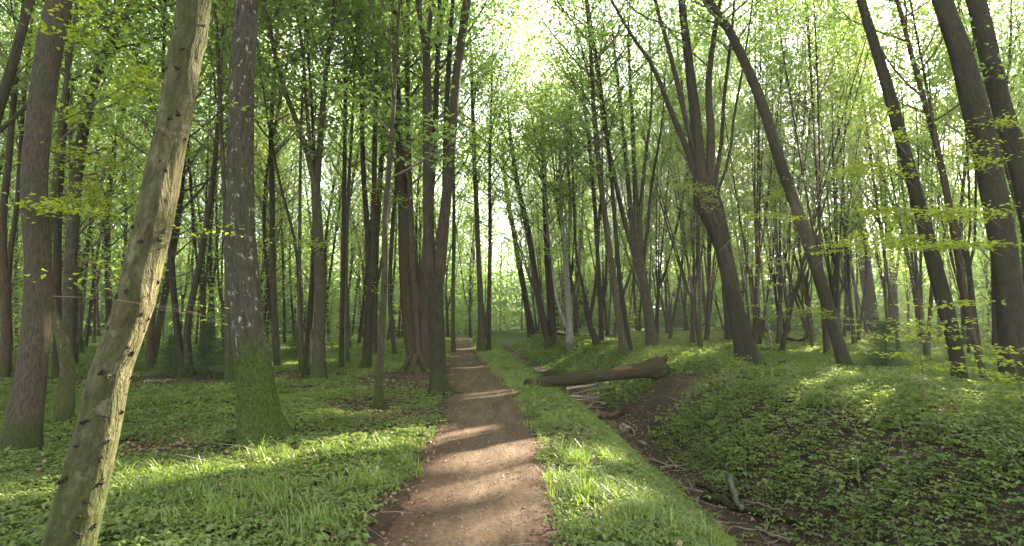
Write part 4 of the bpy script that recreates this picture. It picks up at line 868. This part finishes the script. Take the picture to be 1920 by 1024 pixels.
stick([(1425, 658), (1460, 659)], 3, 'thin stick behind the foot of the thin sapling', 'dark')
stick([(1848, 722), (1900, 735), (1930, 735)], 8, 'dark log beside the feet of the right edge trunks', 'knot', name='fallen_log', cat='log')

# understorey: leafy saplings deeper in the wood
SU = []
for k in range(4):
    rs = np.random.default_rng(500 + k); L = smooth_line(np.array([[0, 0, -.1], [rs.normal(0, .1), rs.normal(0, .1), 1.8], [rs.normal(0, .3), rs.normal(0, .3), 4.0]]), 12); tb = Buf(); tube(tb, L, np.linspace(.03, .008, 12), 5); sp = []
    for j in range(34):
        t = .15 + .85 * j / 34; q = L[min(11, int(t * 11))]; a = rs.uniform(0, 6.28); ln = 1.2 * rs.uniform(.4, 1.1) * (1.15 - t * .6); e = q + np.array([COS(a) * ln, SIN(a) * ln, rs.uniform(.0, .3)]); tube(tb, np.array([q, (q + e) / 2 + [0, 0, .05], e]), [.008, .006, .003], 3); sp.append((q, e))
    cb = Buf(); spray_leaves(cb, rs, sp, 26, .13, .22, .05, .3); SU.append((tb.mesh('stem', M['twig']), cb.mesh('crown', M['leaf_far'], False)))
rs = np.random.default_rng(9)
for side, amin, amax, n_, rmin, lab, grp in [(-1, -46, -3, 34, 22, 'slim leafy sapling under the trees deep in the wood left of the path', 'leafy saplings left of the path'), (1, 1, 46, 22, 42, 'slim leafy sapling under the trees deep in the wood beyond the ditch', 'leafy saplings beyond the ditch')]:
    for x, y, r, a in scatter(n_, rmin, 60, amin, amax, 1.0, 60 + side, lambda x, y: not sunlit(np.array([[x + dx, y + dy, zz] for zz in (1, 2, 3.5) for dx in (-1, 0, 1) for dy in (-1, 0, 1)])).any()):
        o = empty('sapling', (x, y, float(H(x, y)))); k = int(rs.integers(0, 4)); sc_ = rs.uniform(.6, 1.5); o.scale = (sc_ * 1.1, sc_ * 1.1, sc_); o.rotation_euler.z = rs.uniform(0, 6.28); tag(o, lab, 'sapling', grp)
        for nm, me in zip(('stem', 'crown'), SU[k]): link(bpy.data.objects.new(nm, me), o)

# a stub beside the slender nearer tree, and a jagged stump at the sapling
for px, py, r, h, lab in [(709, 778, .09, .12, 'tiny dark stump at the foot of the slender nearer tree'), (1466, 690, .13, .25, 'jagged low stump beside the thin sapling in the clearing')]:
    p = foot(px, py); b = Buf(); n = 14; rs = np.random.default_rng(px); z = np.array([-.05, .02, h * .5, h * .8]); a = np.arange(n)
    L = np.stack([0 * z, 0 * z, z], -1); jag = rs.uniform(.7, 1.2, n); tube(b, L, [r * 1.3, r * 1.1, r * .9, r * .8], n, lambda i, a_: 1 + .12 * np.sin(a_ * 5)); v = b.v[0].reshape(4, n, 3); v[3, :, 2] *= jag; b.v[0] = v.reshape(-1, 3)
    o = b.build('stump', M['knot']); o.location = p; tag(o, lab, 'stump')
    b = Buf(); lump(b, np.array([0, 0, h * .55]), r * .75, rs, None, .3, .15); b.build('broken_top', M['dead'], o, smooth=False)

# ------------------------------------------------------------------ young spruces
def spruce_parts(seed, hgt=1.6):
    rs = np.random.default_rng(seed); tb = Buf(); tube(tb, np.array([[0, 0, -.05], [.02, 0, hgt * .5], [0, 0, hgt]]), [.028, .018, .004], 7); nb = Buf(); Cs = []; D = []
    for k in range(20):
        z = hgt * (.08 + .88 * (k + rs.uniform(-.5, .5)) / 20); R0 = (1 - z / hgt) * hgt * .42 + .06
        for j in range(6):
            a = j * 1.047 + k * .7 + rs.uniform(-.2, .2); R1 = R0 * rs.uniform(.75, 1.1); d = np.array([COS(a), SIN(a), 0]); t = np.linspace(0, 1, 6)[:, None]
            P = np.array([0, 0, z]) + d * R1 * t + np.array([0, 0, 1.]) * (-.25 * R1 * t * (1 - t * .6)); tube(tb, P, np.linspace(.007, .002, 6), 3)
            n = int(30 + R1 * 130); tt = rs.uniform(.1, 1.05, n)[:, None]; side = np.array([-SIN(a), COS(a), 0]); w_ = (1 - tt * .6) * R1 * .38
            c = np.array([0, 0, z]) + d * R1 * tt + np.array([0, 0, 1.]) * (-.25 * R1 * tt * (1 - tt * .6)) + side * rs.uniform(-1, 1, (n, 1)) * w_ + rs.normal(0, .03, (n, 3)) - np.array([0, 0, .05]) * rs.uniform(0, 1, (n, 1)); Cs.append(c); D.append(np.full(n, a) + rs.normal(0, .7, n))
    leaves(nb, np.concatenate(Cs), .055, .012, .35, dirn=np.concatenate(D), rs=rs, down=.15)
    return tb.mesh('trunk', M['twig']), nb.mesh('crown', M['spruce'], False)
SP = [spruce_parts(1), spruce_parts(2)]
for k, (px, py, hp, lab) in enumerate([(1662, 700, 105, 'dark bushy young spruce behind the right bank'), (388, 706, 105, 'young spruce right of the two crooked stems'), (425, 712, 60, 'small pale spruce between the crooked stems and the birch'),
    (318, 705, 80, 'young spruce with a bare stem left of the two crooked stems'), (1274, 617, 50, 'round dark spruce among the fan shaped trees beyond the ditch'), (556, 672, 60, 'low dark spruce behind the trees right of the birch'),
    (1155, 612, 32, 'tiny spruce far behind the bank trees'), (225, 700, 90, 'young spruce half hidden behind the leaning hornbeam'), (1445, 610, 45, 'dim spruce at the back of the clearing')]):
    p = foot(px, py); s = hp / F * p[1] / 1.6; o = empty('spruce_tree', (p[0], p[1], float(H(p[0], p[1])))); o.scale = (s * 1.15, s * 1.15, s); o.rotation_euler.z = k * 1.3; tag(o, lab, 'spruce', 'young spruces under the hornbeams')
    for nm, me in zip(('trunk', 'crown'), SP[k % 2]): link(bpy.data.objects.new(nm, me), o)

# ------------------------------------------------------------------ saplings
def sapling(pts, w0, label, n=260, leaf=.085, spread=.5, layers=7, name='sapling', mat='young', seed=0, lo=.35):
    p = foot(*pts[0]); Y_ = p[1]; rs = np.random.default_rng(seed + pts[0][0]); o = empty(name, (p[0], p[1], p[2])); off = p.copy()
    P = np.array([at(a, b_, Y_) for a, b_ in pts]) - off; P[0, 2] = -.05; L = smooth_line(P, 14); b = Buf(); tube(b, L, np.linspace(w0, w0 * .35, 14), 6); b.build('stem', M['twig'], o); bb = Buf(); sp = []
    for k in range(layers * 3):
        t = lo + (1 - lo) * (k // 3 + .5) / layers; q = L[min(13, int(t * 13))]; a = rs.uniform(0, 6.28); ln = spread * rs.uniform(.5, 1.1); e = q + np.array([COS(a) * ln, SIN(a) * ln, .06])
        tube(bb, np.array([q, (q + e) / 2 + [0, 0, .03], e]), [.004, .003, .0015], 3); sp += [(q, e), ((q + e) / 2, e)]
    cr = bb.build('crown', M['twig'], o); cb = Buf(); spray_leaves(cb, rs, sp, max(3, n // len(sp)), leaf, spread * .16, .02, .25); cb.build('foliage', M[mat], cr, smooth=False); return tag(o, label, 'sapling')
sapling([(1738, 775), (1730, 700), (1726, 645), (1745, 600), (1760, 560)], .012, 'bright leaved sapling on the leafy right bank in front of the bulged trunk', 520, .075, .62, 6)
sapling([(1812, 640), (1808, 600), (1815, 560), (1810, 540)], .012, 'broad leaved young maple between the bulged and the kinked trunk', 90, .14, .4, 4)
sapling([(1454, 690), (1444, 640), (1436, 580), (1428, 500), (1420, 440)], .03, 'thin straight sapling in the clearing right of the split hornbeam', 260, .09, .8, 6)
sapling([(1918, 800), (1916, 740), (1905, 690), (1890, 650)], .01, 'leafy sapling at the right edge above the dark bank', 300, .08, .5, 5)
sapling([(1605, 655), (1603, 620), (1606, 590)], .012, 'small leafy sapling behind the long leaning trunk', 160, .09, .6, 4)
sapling([(1390, 706), (1388, 685), (1392, 668)], .008, 'little leafy shoot in front of the split hornbeam foot', 120, .06, .35, 4)
sapling([(755, 650), (757, 610), (752, 570)], .012, 'low green sapling left of the triple clump', 200, .1, .7, 4)
sapling([(945, 626), (948, 600), (944, 575)], .02, 'leafy bush where the far path meets the bank', 400, .14, 1.2, 6)
sapling([(690, 640), (686, 610), (690, 575)], .02, 'leafy bush deep in the wood behind the tight fork', 400, .14, 1.2, 6)

# ------------------------------------------------------------------ thin haze in the wood, added to brighten and veil the background
m, nt = new_mat('veiling_haze'); pv = N(nt, 'ShaderNodeVolumePrincipled', i_Density=.0009, i_Anisotropy=.45); pv.inputs['Color'].default_value = (.93, .95, .88, 1)
o_ = nt.nodes.new('ShaderNodeOutputMaterial'); nt.links.new(pv.outputs[0], o_.inputs['Volume'])
bpy.ops.mesh.primitive_cube_add(size=1, location=(0, 0, 12.5)); hz_ = C.objects[-1] if bpy.context.object is None else bpy.context.object
hz_.name = 'haze'; hz_.scale = (820, 820, 31); hz_.data.materials.append(m); tag(hz_, 'thin haze added between the trees to brighten the background', kind='stuff')

# grit on the path
r_ = np.random.default_rng(31); n = 5000; y = 2.6 + r_.uniform(0, 1, n) ** 1.6 * 14; u = r_.normal(0, .5, n) * half_w(y) * 1.2; k = np.abs(u) < half_w(y) * 1.05; y, u = y[k], u[k]; x = cpath(y) + u; n = len(x)
oc = np.array([[1, 0, 0], [0, 1, 0], [-1, 0, 0], [0, -1, 0], [0, 0, .8], [0, 0, -.8]]); sz = .002 + r_.exponential(.0035, n); z = H(x, y) + .02
v = (oc[None] * r_.uniform(.6, 1.3, (n, 6, 1)) * np.clip(sz, 0, .016)[:, None, None] + np.stack([x, y, z], -1)[:, None]).reshape(-1, 3)
f = np.array([[0, 1, 4], [1, 2, 4], [2, 3, 4], [3, 0, 4], [1, 0, 5], [2, 1, 5], [3, 2, 5], [0, 3, 5]]); b = Buf(); b.add(v, t=(np.arange(n)[:, None, None] * 6 + f).reshape(-1, 3)); M['grit'] = bark('grit', (.05, .037, .027), (.22, .17, .13), (60, 60), moss=0, algae=0)
o = b.build('path_gravel', M['grit'], smooth=False); tag(o, 'small stones and crumbs of earth on the path', kind='stuff')
